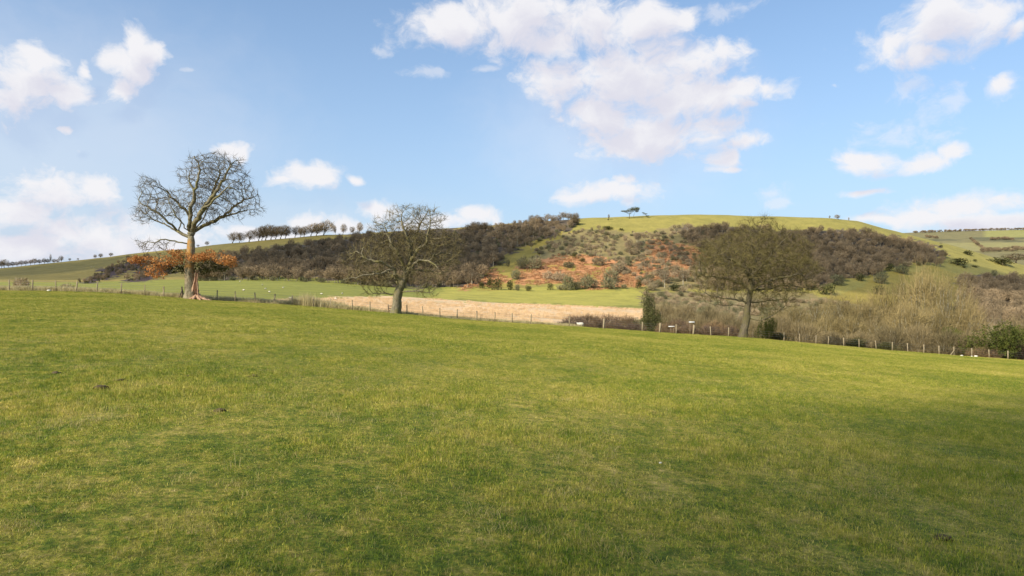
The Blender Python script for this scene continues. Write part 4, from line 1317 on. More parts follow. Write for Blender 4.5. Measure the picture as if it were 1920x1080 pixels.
# ---- hilltop pines
def hill_pine():
    rng = np.random.default_rng(3)
    Y = YR - 20; loc = at(1180, Y); s = Y / F
    root = empty('pine_tree', loc, 'flat topped pine alone on the bright hilltop, its crown rising to the right', 'tree')
    g = Geo()
    g.add(*tube([[0, 0, -0.5], [0.1, 0, 5 * s], [0.4, 0, 10 * s], [2 * s, 0, 13 * s]], [0.42, 0.34, 0.28, 0.15], 7))
    g.add(*tube([[9 * s, 1, -0.5], [8.5 * s, 1, 6 * s], [10 * s, 0.5, 12 * s]], [0.22, 0.18, 0.1], 6))
    for (x, z) in ((-12, 13), (-6, 12), (6, 15), (12, 17), (17, 17)):
        g.add(*tube([[0.3, 0, 8 * s], [x * s * 0.5, rng.normal(), (8 + z) * 0.55 * s], [x * s, rng.normal() * 1.5, z * s]], [0.16, 0.12, 0.05], 5))
    obj('trunk', g, M_BARK_DARK, root, True)
    c = Geo()
    for (x, z, rx, rz, n) in ((-12, 14, 5, 1.6, 120), (-5, 13.5, 6, 2.4, 240), (3, 16, 8, 3.4, 420), (10, 18.5, 8, 3.8, 480), (16, 18, 4.5, 4, 240), (14, 14, 4, 2.5, 140)):
        q = ball(rng, n) * np.array([rx * s, rx * s * 0.8, rz * s]) + [x * s, 0, z * s]
        c.add(*leaves(q, np.full(n, 0.42), rng, 0.2))
    obj('crown', c, M_PINE, root)
    loc = at(1216, Y); root = empty('pine_tree', loc, 'small wind bent dark tree leaning left just right of the hilltop pine', 'tree')
    g = Geo(); g.add(*tube([[0, 0, -0.4], [-2 * s, 0, 3 * s], [-7 * s, 0, 7 * s], [-11 * s, 0, 9.5 * s]], [0.3, 0.24, 0.16, 0.05], 6))
    obj('trunk', g, M_BARK_DARK, root, True)
    c = Geo()
    for (x, z, rx, rz, n) in ((-2, 3.5, 4, 1.2, 90), (-6, 7.5, 4.5, 1.3, 110), (-10, 9.5, 3, 1.0, 60)):
        q = ball(rng, n) * np.array([rx * s, rx * s * 0.8, rz * s]) + [x * s, 0, z * s]
        c.add(*leaves(q, np.full(n, 0.38), rng, 0.2))
    obj('crown', c, M_DARKLEAF, root)
hill_pine()
plant('ridge', 1, at(1141, YR - 25), 'tiny forked sapling on the hilltop left of the flat topped pine', 'sapling_tree', 'tree', None, 11 * YR / F, 14, wide=.45)
plant('dark', 0, at(1140, YR - 27), 'low dark tuft of bush at the foot of the hilltop sapling', 'low_bush', 'bush', None, 3 * YR / F, 3.6)
plant('ridge', 2, at(1572, YR - 8), 'dark little tree on the right shoulder of the hilltop', 'hilltop_tree', 'tree', None, 10 * YR / F, 14, wide=1.3)
plant('ridge', 3, at(1555, YR - 6), 'faint sapling left of the dark tree on the right shoulder', 'sapling_tree', 'tree', None, 6 * YR / F, 14, wide=.7)
plant('ridge', 4, at(1592, YR - 6), 'faint sapling right of the dark tree on the right shoulder', 'sapling_tree', 'tree', None, 7 * YR / F, 14, wide=.5)

# ---- woods on the hill: they read as one brown mass, so each is one object of many trees
def wood_mass(name, polys, spacing_px, label, hmin, hmax, keys, ymin=455.0, shrink=4, seed=1, ymax=900.0):
    rng = np.random.default_rng(seed)
    pts = []
    for poly in polys:
        a = np.array(poly); lo, hi = a.min(0), a.max(0)
        n = int((hi - lo).prod() / (spacing_px[0] * spacing_px[1]))
        p = lo + rng.random((n, 2)) * (hi - lo)
        jx = 14 * fbm(p[:, 0] / 28, p[:, 1] / 14, seed, 3)
        k = inside(p[:, 0] + jx, p[:, 1] - shrink + 0.4 * jx, poly)
        pts.append(p[k])
    p = np.concatenate(pts)
    x, y, z = on_slope(p[:, 0], p[:, 1], ymin, ymax)
    protos, mats = [], []
    for key in keys:
        for wood, crown, part in KINDS[key]:
            g = Geo()
            for me in (wood, crown):
                v = np.empty(len(me.vertices) * 3, np.float32); me.vertices.foreach_get('co', v)
                f = np.empty(len(me.loops), np.int32); me.loops.foreach_get('vertex_index', f)
                mt = me.materials[0]
                if mt not in mats: mats.append(mt)
                g.add(v.reshape(-1, 3), f.reshape(-1, 3), mats.index(mt))
            protos.append((g, None))
    n = len(x)
    s = (hmin + (hmax - hmin) * rng.random(n)) * (0.8 + 0.4 * np.clip(0.5 + fbm(x / 40, y / 40, seed + 3), 0, 1))
    sc = np.stack([s * (0.85 + .4 * rng.random(n)), s * (0.85 + .4 * rng.random(n)), s], 1)
    scatter(name, protos, np.c_[x, y, z], rng.random(n) * 6.28, sc, rng.integers(0, len(protos), n), mats, label)
    print(name, n)


wood_mass('woodland', [POLY['w_left']], (6.5, 3.6), 'dark bare wood covering the slope between the tall oak and the middle oak', .55, 1.2, ['wood', 'wood', 'pale', 'grey'], shrink=8, seed=3)
wood_mass('woodland', [POLY['w_right']], (6.5, 3.6), 'purple brown bare wood on the slope behind the domed oak', .55, 1.1, ['wood', 'wood', 'scrub', 'pale'], shrink=8, seed=5)
wood_mass('woodland', [POLY['valleywood']], (8, 5), 'purple brown wood in the valley at the right edge', .9, 1.3, ['wood'], ymin=150, shrink=10, seed=7)
wood_mass('gully_scrub', [POLY['gully1'], POLY['gully2']], (6, 3), 'two dark scrubby gullies on the slope left of the tall oak', .30, .55, ['wood', 'dark'], shrink=1, seed=9)
wood_mass('hill_scrub', [POLY['scrub'], POLY['scrub2']], (8.4, 5.3), 'brown and grey green scrub across the middle of the hill', .55, 1.15, ['scrub', 'scrub', 'grey', 'pale'], shrink=2, seed=11)


# ---- single bushes and trees one can tell apart on the slope (photo column, row of the foot, width and height in photo pixels)
def slope_bush(px, row, w, h, key, label, name='hill_bush', cat='bush', group=None, ymin=455.0):
    x, y, z = on(px, row, ymin)
    wood, crown, part = KINDS[key][0]
    bh = {'grey': 3.4, 'scrub': 3.4, 'dark': 3.6, 'wood': 9, 'pale': 8, 'ridge': 14}[key]
    bw = {'grey': 5.2, 'scrub': 5.2, 'dark': 4.2, 'wood': 6.6, 'pale': 5.2, 'ridge': 10.4}[key]
    H = h * y / F; Wd = w * y / F
    return plant(key, int(px), (x, y, z), label, name, cat, group, H, bh, wide=(Wd / bw) / (H / bh))


FOOT = [(905, 541, 14, 13, 'dark'), (917, 541, 15, 22, 'dark'), (934, 544, 20, 24, 'dark'), (957, 544, 16, 20, 'dark'), (970, 545, 10, 12, 'grey'), (990, 546, 16, 11, 'dark'),
        (1033, 544, 12, 14, 'dark'), (1052, 544, 18, 10, 'grey'), (1066, 544, 26, 28, 'grey'), (1082, 543, 22, 16, 'grey'), (1100, 542, 30, 26, 'grey'), (1113, 541, 20, 18, 'scrub'),
        (1142, 542, 34, 20, 'grey'), (1170, 541, 12, 8, 'grey'), (1196, 541, 14, 18, 'dark'), (1222, 545, 24, 14, 'scrub'), (1262, 546, 26, 14, 'dark'), (1280, 548, 18, 12, 'scrub')]
for i, (px, row, w, h, key) in enumerate(FOOT):
    tone = {'dark': 'dark rounded', 'grey': 'grey green', 'scrub': 'brown'}[key]
    slope_bush(px, row, w, h, key, f"{tone} bush along the hill foot, {ORD[i]} of the line from its left", 'foot_bush', 'bush', 'bushes in a line along the foot of the hill')
MID = [(967, 524, 20, 18, 'grey', 'grey green bush above the left end of the hill foot bushes'), (980, 504, 28, 22, 'grey', 'big grey green bush at the left of the pair below the open slope'),
       (1003, 505, 30, 24, 'grey', 'big pale green bush at the right of the pair left of the orange bracken'), (1066, 502, 24, 11, 'grey', 'low oval grey green bush surrounded by orange bracken'),
       (1079, 485, 12, 14, 'dark', 'small dark bush at the upper edge of the orange bracken'), (1048, 528, 30, 18, 'scrub', 'wide brown bush in the lower part of the orange bracken'),
       (1027, 525, 22, 16, 'scrub', 'brown bush at the left of the wide brown bush in the bracken'), (1146, 530, 34, 24, 'grey', 'tall grey green bush in the bracken above the right end of the foot bushes'),
       (952, 500, 9, 14, 'grey', 'slim bush standing alone on the grassy strip beside the central wood'), (1122, 498, 30, 16, 'scrub', 'tan bush on the upper right of the orange bracken'),
       (1091, 492, 12, 9, 'dark', 'smallest dark bush inside the orange bracken'), (1160, 512, 34, 20, 'scrub', 'tan bush at the right end of the orange bracken')]
for px, row, w, h, key, lab in MID:
    slope_bush(px, row, w, h, key, lab)
for px, row, w, h, lab in [(1246, 541, 26, 34, 'bare tree with a pale trunk at the hill foot left of the domed oak'), (1281, 539, 26, 32, 'second pale trunked tree at the hill foot, nearest the domed oak'),
                           (885, 534, 24, 26, 'pale stemmed tree at the lower right corner of the central wood'), (903, 522, 22, 26, 'slim pale tree on the right edge of the central wood'),
                           (925, 500, 20, 24, 'pale trunked tree halfway up the right edge of the central wood'), (970, 462, 20, 26, 'pale trunked tree near the top of the right edge of the central wood'),
                           (1000, 452, 18, 24, 'pale trunked tree at the topmost point of the wood edge'), (996, 470, 12, 16, 'little pale tree alone on the grass beside the wood edge')]:
    slope_bush(px, row, w, h, 'pale', lab, 'edge_tree', 'tree')
RIGHT = [(1669, 509, 17, 15, 'dark', 'dark round bush on the right slope, topmost left of a pair'), (1692, 514, 26, 16, 'grey', 'wide grey bush on the right slope beside the dark round one'),
         (1614, 527, 19, 16, 'dark', 'dark bush alone on the right slope below the wood corner'), (1652, 532, 26, 22, 'grey', 'grey green bush on the right slope, lower than the dark pair'),
         (1644, 552, 22, 18, 'dark', 'dark evergreen bush on the right slope above the willows'), (1722, 499, 9, 8, 'dark', 'tiny dark bush under the right end of the wood'),
         (1817, 478, 20, 9, 'dark', 'low dark bush highest on the bare right shoulder'), (1795, 497, 38, 14, 'dark', 'largest dark bush spreading on the bare right shoulder'),
         (1808, 503, 8, 5, 'dark', 'speck of dark bush under the largest bush on the shoulder'), (1864, 517, 12, 11, 'grey', 'grey bush near the dark wood at the right edge'),
         (1763, 464, 8, 5, 'dark', 'tiny bush on the skyline slope above the wood end'), (1830, 502, 14, 5, 'dark', 'flat dark bush right of the largest bush on the shoulder'),
         (1828, 491, 9, 5, 'dark', 'tiny dark bush between the two largest bushes on the shoulder'), (1880, 497, 56, 15, 'dark', 'broad dark thicket at the right end of the shoulder'),
         (1905, 488, 50, 18, 'wood', 'dark copse beside the broad thicket on the right edge'), (1630, 512, 14, 10, 'scrub', 'brown bush against the lower edge of the right wood'),
         (1700, 500, 20, 11, 'scrub', 'brown bush touching the lower edge of the right wood'), (1141, 430, 26, 6, 'dark', 'flat dark bush on the bright hilltop slope below the sapling'),
         (1165, 432, 12, 4, 'dark', 'smallest flat bush on the hilltop slope below the pine'), (1570, 535, 30, 20, 'grey', 'grey green bush right of the domed oak crown'),
         (1545, 552, 34, 22, 'dark', 'dark evergreen thicket at the right foot of the domed oak crown')]
for px, row, w, h, key, lab in RIGHT:
    slope_bush(px, row, w, h, key, lab, 'slope_bush', 'bush', None, 330.0)


# ---- valley trees and thickets behind the fence on the right (photo column, row of the top, distance, width in pixels)
def valley(px, top, Y, w, key, label, name, cat, group=None, var=0):
    x, y, z = at(px, Y)
    H = (540 - top) / F * Y + CZ - z
    bh = {'willow': 12, 'thicket': 5, 'bramble': 3, 'sallow': 8, 'green': 5, 'ivy': 6, 'paletree': 10, 'scrub': 3.4}[key]
    bw = {'willow': 9, 'thicket': 7, 'bramble': 5.4, 'sallow': 9.4, 'green': 5.8, 'ivy': 4.8, 'paletree': 6, 'scrub': 5.2}[key]
    plant(key, var, (x, y, z), label, name, cat, group, H, bh, wide=(w * Y / F / bw) / (H / bh))


VAL = [(1490, 562, 150, 60), (1530, 552, 156, 74), (1575, 545, 165, 74), (1618, 548, 168, 70), (1652, 536, 175, 64), (1692, 508, 175, 76), (1735, 492, 165, 84), (1778, 500, 152, 80),
       (1806, 512, 180, 56), (1700, 556, 140, 72), (1750, 570, 142, 74), (1645, 588, 130, 60), (1595, 580, 134, 64), (1548, 586, 134, 60), (1812, 556, 150, 60)]
for i, (px, top, Y, w) in enumerate(VAL):
    valley(px, top + 10, Y, w * 1.1, 'willow' if i in (5, 7, 8, 1, 11) else 'sallow', f"tan bare willow right of the domed oak, {ORD[sorted(v[0] for v in VAL).index(px)]} from the left", 'willow_tree', 'tree', 'tan willows in the valley on the right', i)
for i, (px, top, Y, w, lab) in enumerate([(1840, 556, 160, 50, 'pale trunked young tree behind the green bush on the right'), (1877, 566, 172, 40, 'slim birch like tree right of the pale trunked one, behind the green bush')]):
    valley(px, top, Y, w, 'paletree', lab, 'pale_tree', 'tree', None, i)
THI = [(1462, 590, 118, 60), (1421, 602, 122, 60), (1400, 596, 140, 60), (1505, 604, 116, 70), (1560, 622, 112, 60), (1612, 622, 113, 70), (1668, 612, 114, 66), (1722, 610, 113, 60), (1775, 618, 111, 70), (1820, 622, 110, 60), (1895, 632, 108, 50), (1640, 600, 150, 80), (1480, 580, 190, 90), (1700, 590, 150, 80), (1900, 600, 140, 80)]
for i, (px, top, Y, w) in enumerate(THI):
    valley(px, top, Y, w, 'thicket', f"brown bare thicket behind the right part of the fence, {ORD[sorted(v[0] for v in THI).index(px)]} from the left", 'thicket_bush', 'bush', 'brown thickets behind the fence on the right', i)
for i, (px, top, Y, w, key, lab) in enumerate([
        (1862, 601, 105.5, 96, 'green', 'sunlit green leafy bush at the far right behind the fence'), (1915, 612, 108, 60, 'green', 'smaller green bush cut by the right edge of the photo'),
        (1438, 590, 104, 40, 'green', 'green holly beside the trunk of the domed oak'), (1462, 622, 103, 40, 'ivy', 'low dark evergreen hummock right of the holly'),
        (1214, 546, 118, 38, 'ivy', 'dark ivy clad tree beside the meadow, left of the domed oak'), (1222, 578, 116, 56, 'ivy', 'dark evergreen bush at the foot of the ivy clad tree'),
        (1608, 634, 110, 50, 'ivy', 'dark evergreen mound behind the fence posts among the willows'), (1662, 640, 109, 40, 'ivy', 'second dark evergreen mound, right of the first among the willows'),
        (1580, 612, 190, 70, 'green', 'bright green bush deep among the willows'), (1790, 612, 135, 60, 'green', 'pale green bush under the tallest willows')]):
    valley(px, top, Y, w, key, lab, 'evergreen_bush', 'bush', None, i)
TAN = [(1245, 568, 175, 60, 'thicket'), (1285, 572, 180, 56, 'thicket'), (1330, 575, 170, 56, 'thicket'), (1265, 590, 135, 60, 'thicket'), (1360, 585, 140, 50, 'thicket'), (1310, 592, 130, 56, 'thicket')]
for i, (px, top, Y, w, key) in enumerate(TAN):
    valley(px, top, Y, w, key, f"tan bush behind the brambles left of the domed oak, {ORD[sorted(v[0] for v in TAN).index(px)]} from the left", 'tan_bush', 'bush', 'tan bushes behind the bramble bank', i)
BRA = [(1075, 592, 118, 46), (1105, 588, 125, 54), (1140, 590, 128, 54), (1175, 590, 125, 50), (1060, 602, 108, 40), (1095, 602, 106, 44), (1150, 604, 106, 50), (1190, 606, 107, 46), (1250, 606, 108, 50), (1290, 608, 108, 50), (1330, 610, 108, 46), (1368, 608, 108, 40), (1275, 600, 120, 60), (1340, 600, 122, 60)]
for i, (px, top, Y, w) in enumerate(BRA):
    valley(px, top, Y, w, 'bramble', f"red brown bramble behind the fence left of the domed oak, {ORD[sorted(v[0] for v in BRA).index(px)]} from the left", 'bramble_bush', 'bush', 'red brown brambles on the bank behind the fence', i)
valley(1905, 640, 107, 40, 'bramble', 'reddish bramble bush right at the fence in the right corner', 'bramble_bush', 'bush', None, 1)
valley(1845, 652, 104, 60, 'bramble', 'brown bramble tangle in front of the sunlit green bush', 'bramble_bush', 'bush', None, 0)
valley(41, 521, 95, 34, 'scrub', 'straw coloured rounded bush behind the fence at the far left', 'straw_bush', 'bush', None, 0)
valley(126, 533, 95, 30, 'scrub', 'low straw coloured bush behind the fence left of the tall oak', 'straw_bush', 'bush', None, 1)
wood_mass('valley_scrub', [[(1205, 546), (1330, 545), (1480, 552), (1580, 566), (1640, 592), (1500, 604), (1400, 606), (1215, 600)]], (11, 6.5), 'brown and olive scrub in the valley bottom round and behind the domed oak', .5, 1.0, ['scrub', 'grey', 'scrub'], ymin=130, shrink=0, seed=21, ymax=480)

# ------------------------------------------------------------------ reeds, bracken, rough grass: growth nobody could count
def cover_scatter(name, polys, spacing, protos, mat, label, ymin, ymax, s0, s1, seed, keep=-0.3):
    rng = np.random.default_rng(seed)
    pts = []
    for poly in polys:
        a = np.array(poly); lo, hi = a.min(0), a.max(0)
        n = int((hi - lo).prod() / (spacing[0] * spacing[1]))
        p = lo + rng.random((n, 2)) * (hi - lo)
        jx = 20 * fbm(p[:, 0] / 30, p[:, 1] / 12, seed, 3)
        pts.append(p[inside(p[:, 0] + jx, p[:, 1] + 0.3 * jx, poly)])
    p = np.concatenate(pts)
    x, y, z = on_slope(p[:, 0], p[:, 1], ymin, ymax)
    k = fbm(x / 14, y / 14, seed + 2) > keep
    x, y, z = x[k], y[k], z[k]; n = len(x)
    s = s0 + (s1 - s0) * rng.random(n)
    scatter(name, protos, np.c_[x, y, z - 0.05], rng.random(n) * 6.28, s, rng.integers(0, len(protos), n), mat, label)
    print(name, n)


_r = np.random.default_rng(77)
reed_p = [blades(_r, 90, 2.4, 1.15, 0.07, 0.35) for _ in range(3)]
cover_scatter('reeds', [POLY['reeds']], (4.0, 1.6), reed_p, M_REED, 'pale pinkish tan bed of dead reeds and rushes beyond the fence', 105, 335, .35, .7, 31, -0.22)
brk_p = [(Geo().add(*leaves(ball(_r, 70) * np.array([1.6, 1.6, 0.5]) + [0, 0, 0.35], np.full(70, 0.34), _r, 0.5)), None) for _ in range(3)]
cover_scatter('bracken', [POLY['bracken'], POLY['bracken2'], POLY['bracken3'], POLY['bracken4']], (4.2, 2.5), brk_p, M_BRACKEN, 'rust orange dead bracken in patches on the sunny slope', 455, 900, .7, 1.4, 33, -0.28)
tus_p = [blades(_r, 80, 1.3, 0.42, 0.04, 0.8) for _ in range(3)]


def fence_grass():
    rng = np.random.default_rng(5)
    pts, sc = [], []
    for px in np.arange(-60, 1080, 2.2):
        Ye = fence_Y(px)
        for k in range(3):
            p = px + rng.normal() * 3; Y = Ye + 0.35 + abs(rng.normal()) * 2.5
            x, y, z = at(p, Y); pts.append((x, y, z))
            tall = 0.6 + 0.9 * rng.random()
            if 545 < px < 640: tall *= 1.7 + 0.8 * math.exp(-((px - 578) / 16) ** 2)
            if px > 700: tall *= 0.7
            sc.append((0.8 + .4 * rng.random(), 0.8 + .4 * rng.random(), tall))
    n = len(pts)
    scatter('rough_grass', tus_p, np.array(pts), rng.random(n) * 6.28, np.array(sc), rng.integers(0, 3, n), M_STRAW, 'bleached rough grass standing along the fence line')
fence_grass()

# far hedges and woods on the distant hill
def far_growth():
    rng = np.random.default_rng(15)
    def farpt(px, row):
        top = np.interp(px, [1300, 1600, 1710, 1800, 1920, 2200, 2500], [452, 441, 436, 433, 430.5, 428, 430])
        base = np.interp(px, [1300, 1700, 1800, 1920, 2500], [500, 480, 484, 486, 500])
        u = np.clip((base - row) / (base - top), 0, 1) ** (1 / 0.8)
        Y = 1500 + u * 1100
        return (px - 960) / F * Y, Y, (540 - row) / F * Y + CZ
    pts = []
    def line(pl, dens, w):
        pl = np.array(pl, float)
        for (a, b) in zip(pl[:-1], pl[1:]):
            L = np.linalg.norm(b - a); n = max(2, int(L * dens))
            for t in rng.random(n):
                p = a + (b - a) * t + rng.normal(size=2) * [w, w * 0.35]
                pts.append(farpt(*p))
    line([(1712, 437), (1800, 434), (1860, 432), (1960, 431)], 0.9, 0.5)
    line([(1818, 448), (1830, 458), (1846, 470)], 0.9, 0.6)
    line([(1858, 450), (1890, 449), (1900, 451)], 1.3, 1.4)
    line([(1735, 445), (1760, 447)], 1.2, 1.5)
    line([(1840, 472), (1880, 470), (1960, 466)], 1.2, 3.0)
    pts_ = np.array(pts); n = len(pts_)
    wood, crown, _ = KINDS['wood'][0]
    protos = []
    for wood, crown, _ in KINDS['wood'][:2]:
        g = Geo()
        for k, me in enumerate((wood, crown)):
            v = np.empty(len(me.vertices) * 3, np.float32); me.vertices.foreach_get('co', v)
            f = np.empty(len(me.loops), np.int32); me.loops.foreach_get('vertex_index', f)
            g.add(v.reshape(-1, 3), f.reshape(-1, 3), k)
        protos.append((g, None))
    scatter('distant_hedgerows', protos, pts_, rng.random(n) * 6.28, (0.5 + 0.6 * rng.random(n))[:, None] * np.array([[1.5, 1.5, 1.0]]), rng.integers(0, 2, n), [M_WOODBARK, M_WOOD], 'dark hedges and tree belts on the pale distant hill at the right')
far_growth()


# ------------------------------------------------------------------ fence along the brow
POSTS = [18, 61, 105, 143, 181, 227, 271, 307, 407, 441, 479, 514, 548, 588, 620, 660, 694, 763, 793, 825, 857, 894, 928, 960, 995, 1068, 1132, 1204, 1237, 1268, 1300, 1333, 1366, 1470, 1499, 1530, 1553, 1582, 1611, 1643, 1673, 1702, 1732, 1761, 1789, 1822, 1855, 1890, -22, -60, 1926, 1962]


def box(cx, cy, cz, sx, sy, sz, bev=0.1):
    """upright block with chamfered long edges"""
    b = bev * min(sx, sy)
    o = [(-sx / 2 + b, -sy / 2), (sx / 2 - b, -sy / 2), (sx / 2, -sy / 2 + b), (sx / 2, sy / 2 - b), (sx / 2 - b, sy / 2), (-sx / 2 + b, sy / 2), (-sx / 2, sy / 2 - b), (-sx / 2, -sy / 2 + b)]
    v = [(cx + x, cy + y, cz - sz / 2) for x, y in o] + [(cx + x, cy + y, cz + sz / 2) for x, y in o]
    f = []
    for i in range(8):
        j = (i + 1) % 8
        f += [[i, j, 8 + j], [i, 8 + j, 8 + i]]
    f += [[8, 8 + k, 9 + k] for k in range(1, 7)] + [[0, k + 1, k] for k in range(1, 7)]
    return np.array(v, float), np.array(f)


def build_fence():
    rng = np.random.default_rng(9)
    root = empty('fence', at(960, fence_Y(960)), 'long post and wire fence of weathered stakes along the far brow of the field', 'fence')
    O = np.array(root.location)
    protos = []
    for k in range(4):
        d = 0.095 + 0.012 * k
        protos.append(mesh('post', Geo().add(*box(0, 0, 0.40, d, d, 1.75)), M_POST))
    big = mesh('post', Geo().add(*box(0, 0, 0.42, 0.22, 0.19, 1.8)), M_POST)
    heads = []
    for px in sorted(POSTS):
        x, y, z = at(px, fence_Y(px))
        o = bpy.data.objects.new('post', big if px in (1132, 1237, 1300) else protos[int(rng.integers(0, 4))])
        link(o, root); o.location = np.array([x, y, z]) - O
        o.rotation_euler = (rng.normal() * 0.04, rng.normal() * 0.05, rng.random())
        heads.append((x, y, z))
    heads = np.array(heads)
    for hgt in (1.12, 0.86, 0.55):
        g = Geo()
        p0 = heads[:-1] + [0, 0, hgt] - O; p1 = heads[1:] + [0, 0, hgt] - O
        g.add(*frustums(p0, p1, np.full(len(p0), 0.007), np.full(len(p0), 0.007), 4))
        obj('wire', g, M_WIRE, root)
    # the end post near the right with its diagonal strut
    def strut(px, dx, label):
        x, y, z = at(px, fence_Y(px) - 0.1); x2, y2, z2 = at(px + dx, fence_Y(px + dx) - 0.1)
        a = np.array([x, y, z + 0.75]) - O; b = np.array([x2, y2, z2 - 0.05]) - O
        o = obj('strut', Geo().add(*frustums(a[None], b[None], np.array([0.075]), np.array([0.075]), 6)), M_POST, root)
        o['label'] = label
    strut(1789, -8, 'slanting strut against a post near the right end')
    return root
build_fence()


def hurdle():
    px0, px1 = 728, 745
    Y = fence_Y(735) + 0.6
    a, b = np.array(at(px0, Y)), np.array(at(px1, Y))
    root = empty('wooden_hurdle', tuple(a), 'short brown hurdle of wooden rails left of the middle oak trunk', 'hurdle')
    for e in (a, b):
        obj('post', Geo().add(*box(*(e - a + [0, 0, 0.35]), 0.11, 0.11, 1.5)), M_RAILWOOD, root)
    for h in (0.35, 0.65, 0.95):
        d = b - a
        obj('rail', Geo().add(*frustums((np.array([0, -0.08, h]))[None], (d + [0, -0.08, h])[None], np.array([0.055]), np.array([0.055]), 6)), M_RAILWOOD, root)
hurdle()


def brace():
    """the leaning brace posts left of the tall oak"""
    Y = fence_Y(340) - 0.3
    p = np.array(at(341, Y))
    root = empty('brace_post', tuple(p), 'dark post with two leaning braces left of the tall oak trunk', 'fence post')
    obj('post', Geo().add(*box(0, 0, 0.55, 0.14, 0.14, 1.7)), M_RAILWOOD, root)
    for dx in (-0.45, 0.30):
        q = np.array([dx, 0.1, -0.05])
        obj('brace', Geo().add(*frustums(np.array([[0, 0.1, 1.05]]), q[None], np.array([0.06]), np.array([0.06]), 6)), M_RAILWOOD, root)
brace()


# ------------------------------------------------------------------ sheep
def sheep_mesh(head_down):
    g = Geo()
    # body, neck and head as one skin: rings along the back line
    if head_down:
        sp = [(-.62, .62, .06), (-.55, .64, .24), (-.35, .66, .31), (0, .64, .33), (.32, .64, .30), (.48, .60, .21), (.60, .44, .13), (.70, .28, .10), (.80, .14, .085), (.90, .06, .05)]
    else:
        sp = [(-.62, .62, .06), (-.55, .64, .24), (-.35, .66, .31), (0, .64, .33), (.32, .66, .30), (.48, .74, .21), (.58, .88, .13), (.68, .94, .11), (.80, .90, .085), (.90, .86, .05)]
    pts = np.array([(x, 0, z) for x, z, r in sp]); rad = np.array([r for _, _, r in sp])
    v, f = tube(pts, rad, 10, 0.08, 2)
    nb = (len(sp) - 4) * 10 * 2
    m = np.zeros(len(f), int); m[nb + 20:] = 1
    fleece = (v, f, m)
    legs = []
    for (x, y) in ((-.42, .14), (-.42, -.14), (.34, .13), (.34, -.13)):
        back = x < 0
        k = -0.05 if back else 0.0
        legs.append(tube([(x, y, .52), (x + (0.04 if back else 0.02), y, .34), (x + k, y, .18), (x + 0.0, y, 0.02)], [.10, .065, .042, .05], 6))
    hx, hz = sp[-3][0], sp[-3][1]
    ears = [spikes(np.array([[hx - 0.02, s * 0.05, hz + 0.07]]), unit(np.array([[-0.1, s * 1.0, 0.1]])), np.array([0.16]), np.array([0.09]), np.random.default_rng(1), 0.0) for s in (-1, 1)]
    return fleece, legs, ears
SH = []
for hd in (True, False):
    fl, lg, er = sheep_mesh(hd)
    SH.append((mesh('sheep_body', fl, [M_FLEECE, M_FACE], True), [mesh('sheep_leg', Geo().add(*l), M_FACE, True) for l in lg], [mesh('sheep_ear', Geo().add(*e), M_FACE) for e in er]))


def sheep(px, row, label, var, rz, ymin=100.0, loc=None, size=0.72, group='white sheep grazing beyond the fence'):
    loc = loc or on(px, row, ymin, 700)
    root = empty('sheep', loc, label, 'sheep', group, rz, size)
    body, legs, ears = SH[var]
    link(bpy.data.objects.new('body', body), root)
    for l in legs: link(bpy.data.objects.new('leg', l), root)
    for e in ears: link(bpy.data.objects.new('ear', e), root)


FLOCK = [(450, 529, 'topmost left, under the dark wood'), (492, 535, 'upper one left of the small dark hollow'), (457, 546, 'low down, nearest the tall oak'), (498, 543, 'just right of the dark hollow'),
         (505, 549, 'below the one beside the dark hollow'), (531, 541, 'alone in the middle of the field'), (524, 523, 'furthest away against the wood edge'), (603, 553, 'lower right, left one of two'),
         (642, 552, 'lower right, nearest the middle oak'), (629, 562, 'lowest, close to the reeds'), (545, 562, 'just behind the tall bleached grass')]
for i, (px, row, lab) in enumerate(FLOCK):
    sheep(px, row, f"small white sheep in the green field, {lab}", i % 2 if i % 3 else 0, i * 1.3 + .3)
for i, (px, row, lab) in enumerate([(171, 501, 'left of a pair'), (176, 500, 'right of a pair'), (195, 497, 'alone, above the pair')]):
    sheep(px, row, f"white sheep high on the left slope, {lab}", 0, .4 + i, 455)
sheep(995, 464, 'single white sheep on the grass strip beside the central wood', 1, .5, 455)
sheep(1087, 610, 'large white sheep standing among brambles just behind the fence', 1, math.pi, loc=at(1088, fence_Y(1088) + 1.6), group=None)


# ------------------------------------------------------------------ things lying about
def on_field(px, row):
    ys = np.linspace(3, 99, 1500); s = (px - 960) / F
    r = 540 - (ground_z(s * ys, ys) - CZ) / ys * F
    j = int(np.abs(r - row).argmin())
    return float(s * ys[j]), float(ys[j]), float(ground_z(s * ys[j], ys[j]))


def lump_mesh(name, seed, mat, flat, n1=10, n2=6, rough=0.3):
    rng = np.random.default_rng(seed)
    V, f = [], []
    for i in range(n2 + 1):
        th = math.pi * i / n2
        for k in range(n1):
            ph = 2 * math.pi * k / n1
            d = np.array([math.sin(th) * math.cos(ph), math.sin(th) * math.sin(ph), math.cos(th)])
            rr = 1 + rough * float(value_noise(np.array(d[0] * 2 + seed), np.array(d[1] * 2 + d[2] * 1.7)))
            V.append(d * rr * [1, 1, flat])
    for i in range(n2):
        for k in range(n1):
            a, b = i * n1 + k, i * n1 + (k + 1) % n1
            f += [[a, a + n1, b + n1], [a, b + n1, b]]
    return mesh(name, (np.array(V), np.array(f), np.zeros(len(f), int)), mat, True)


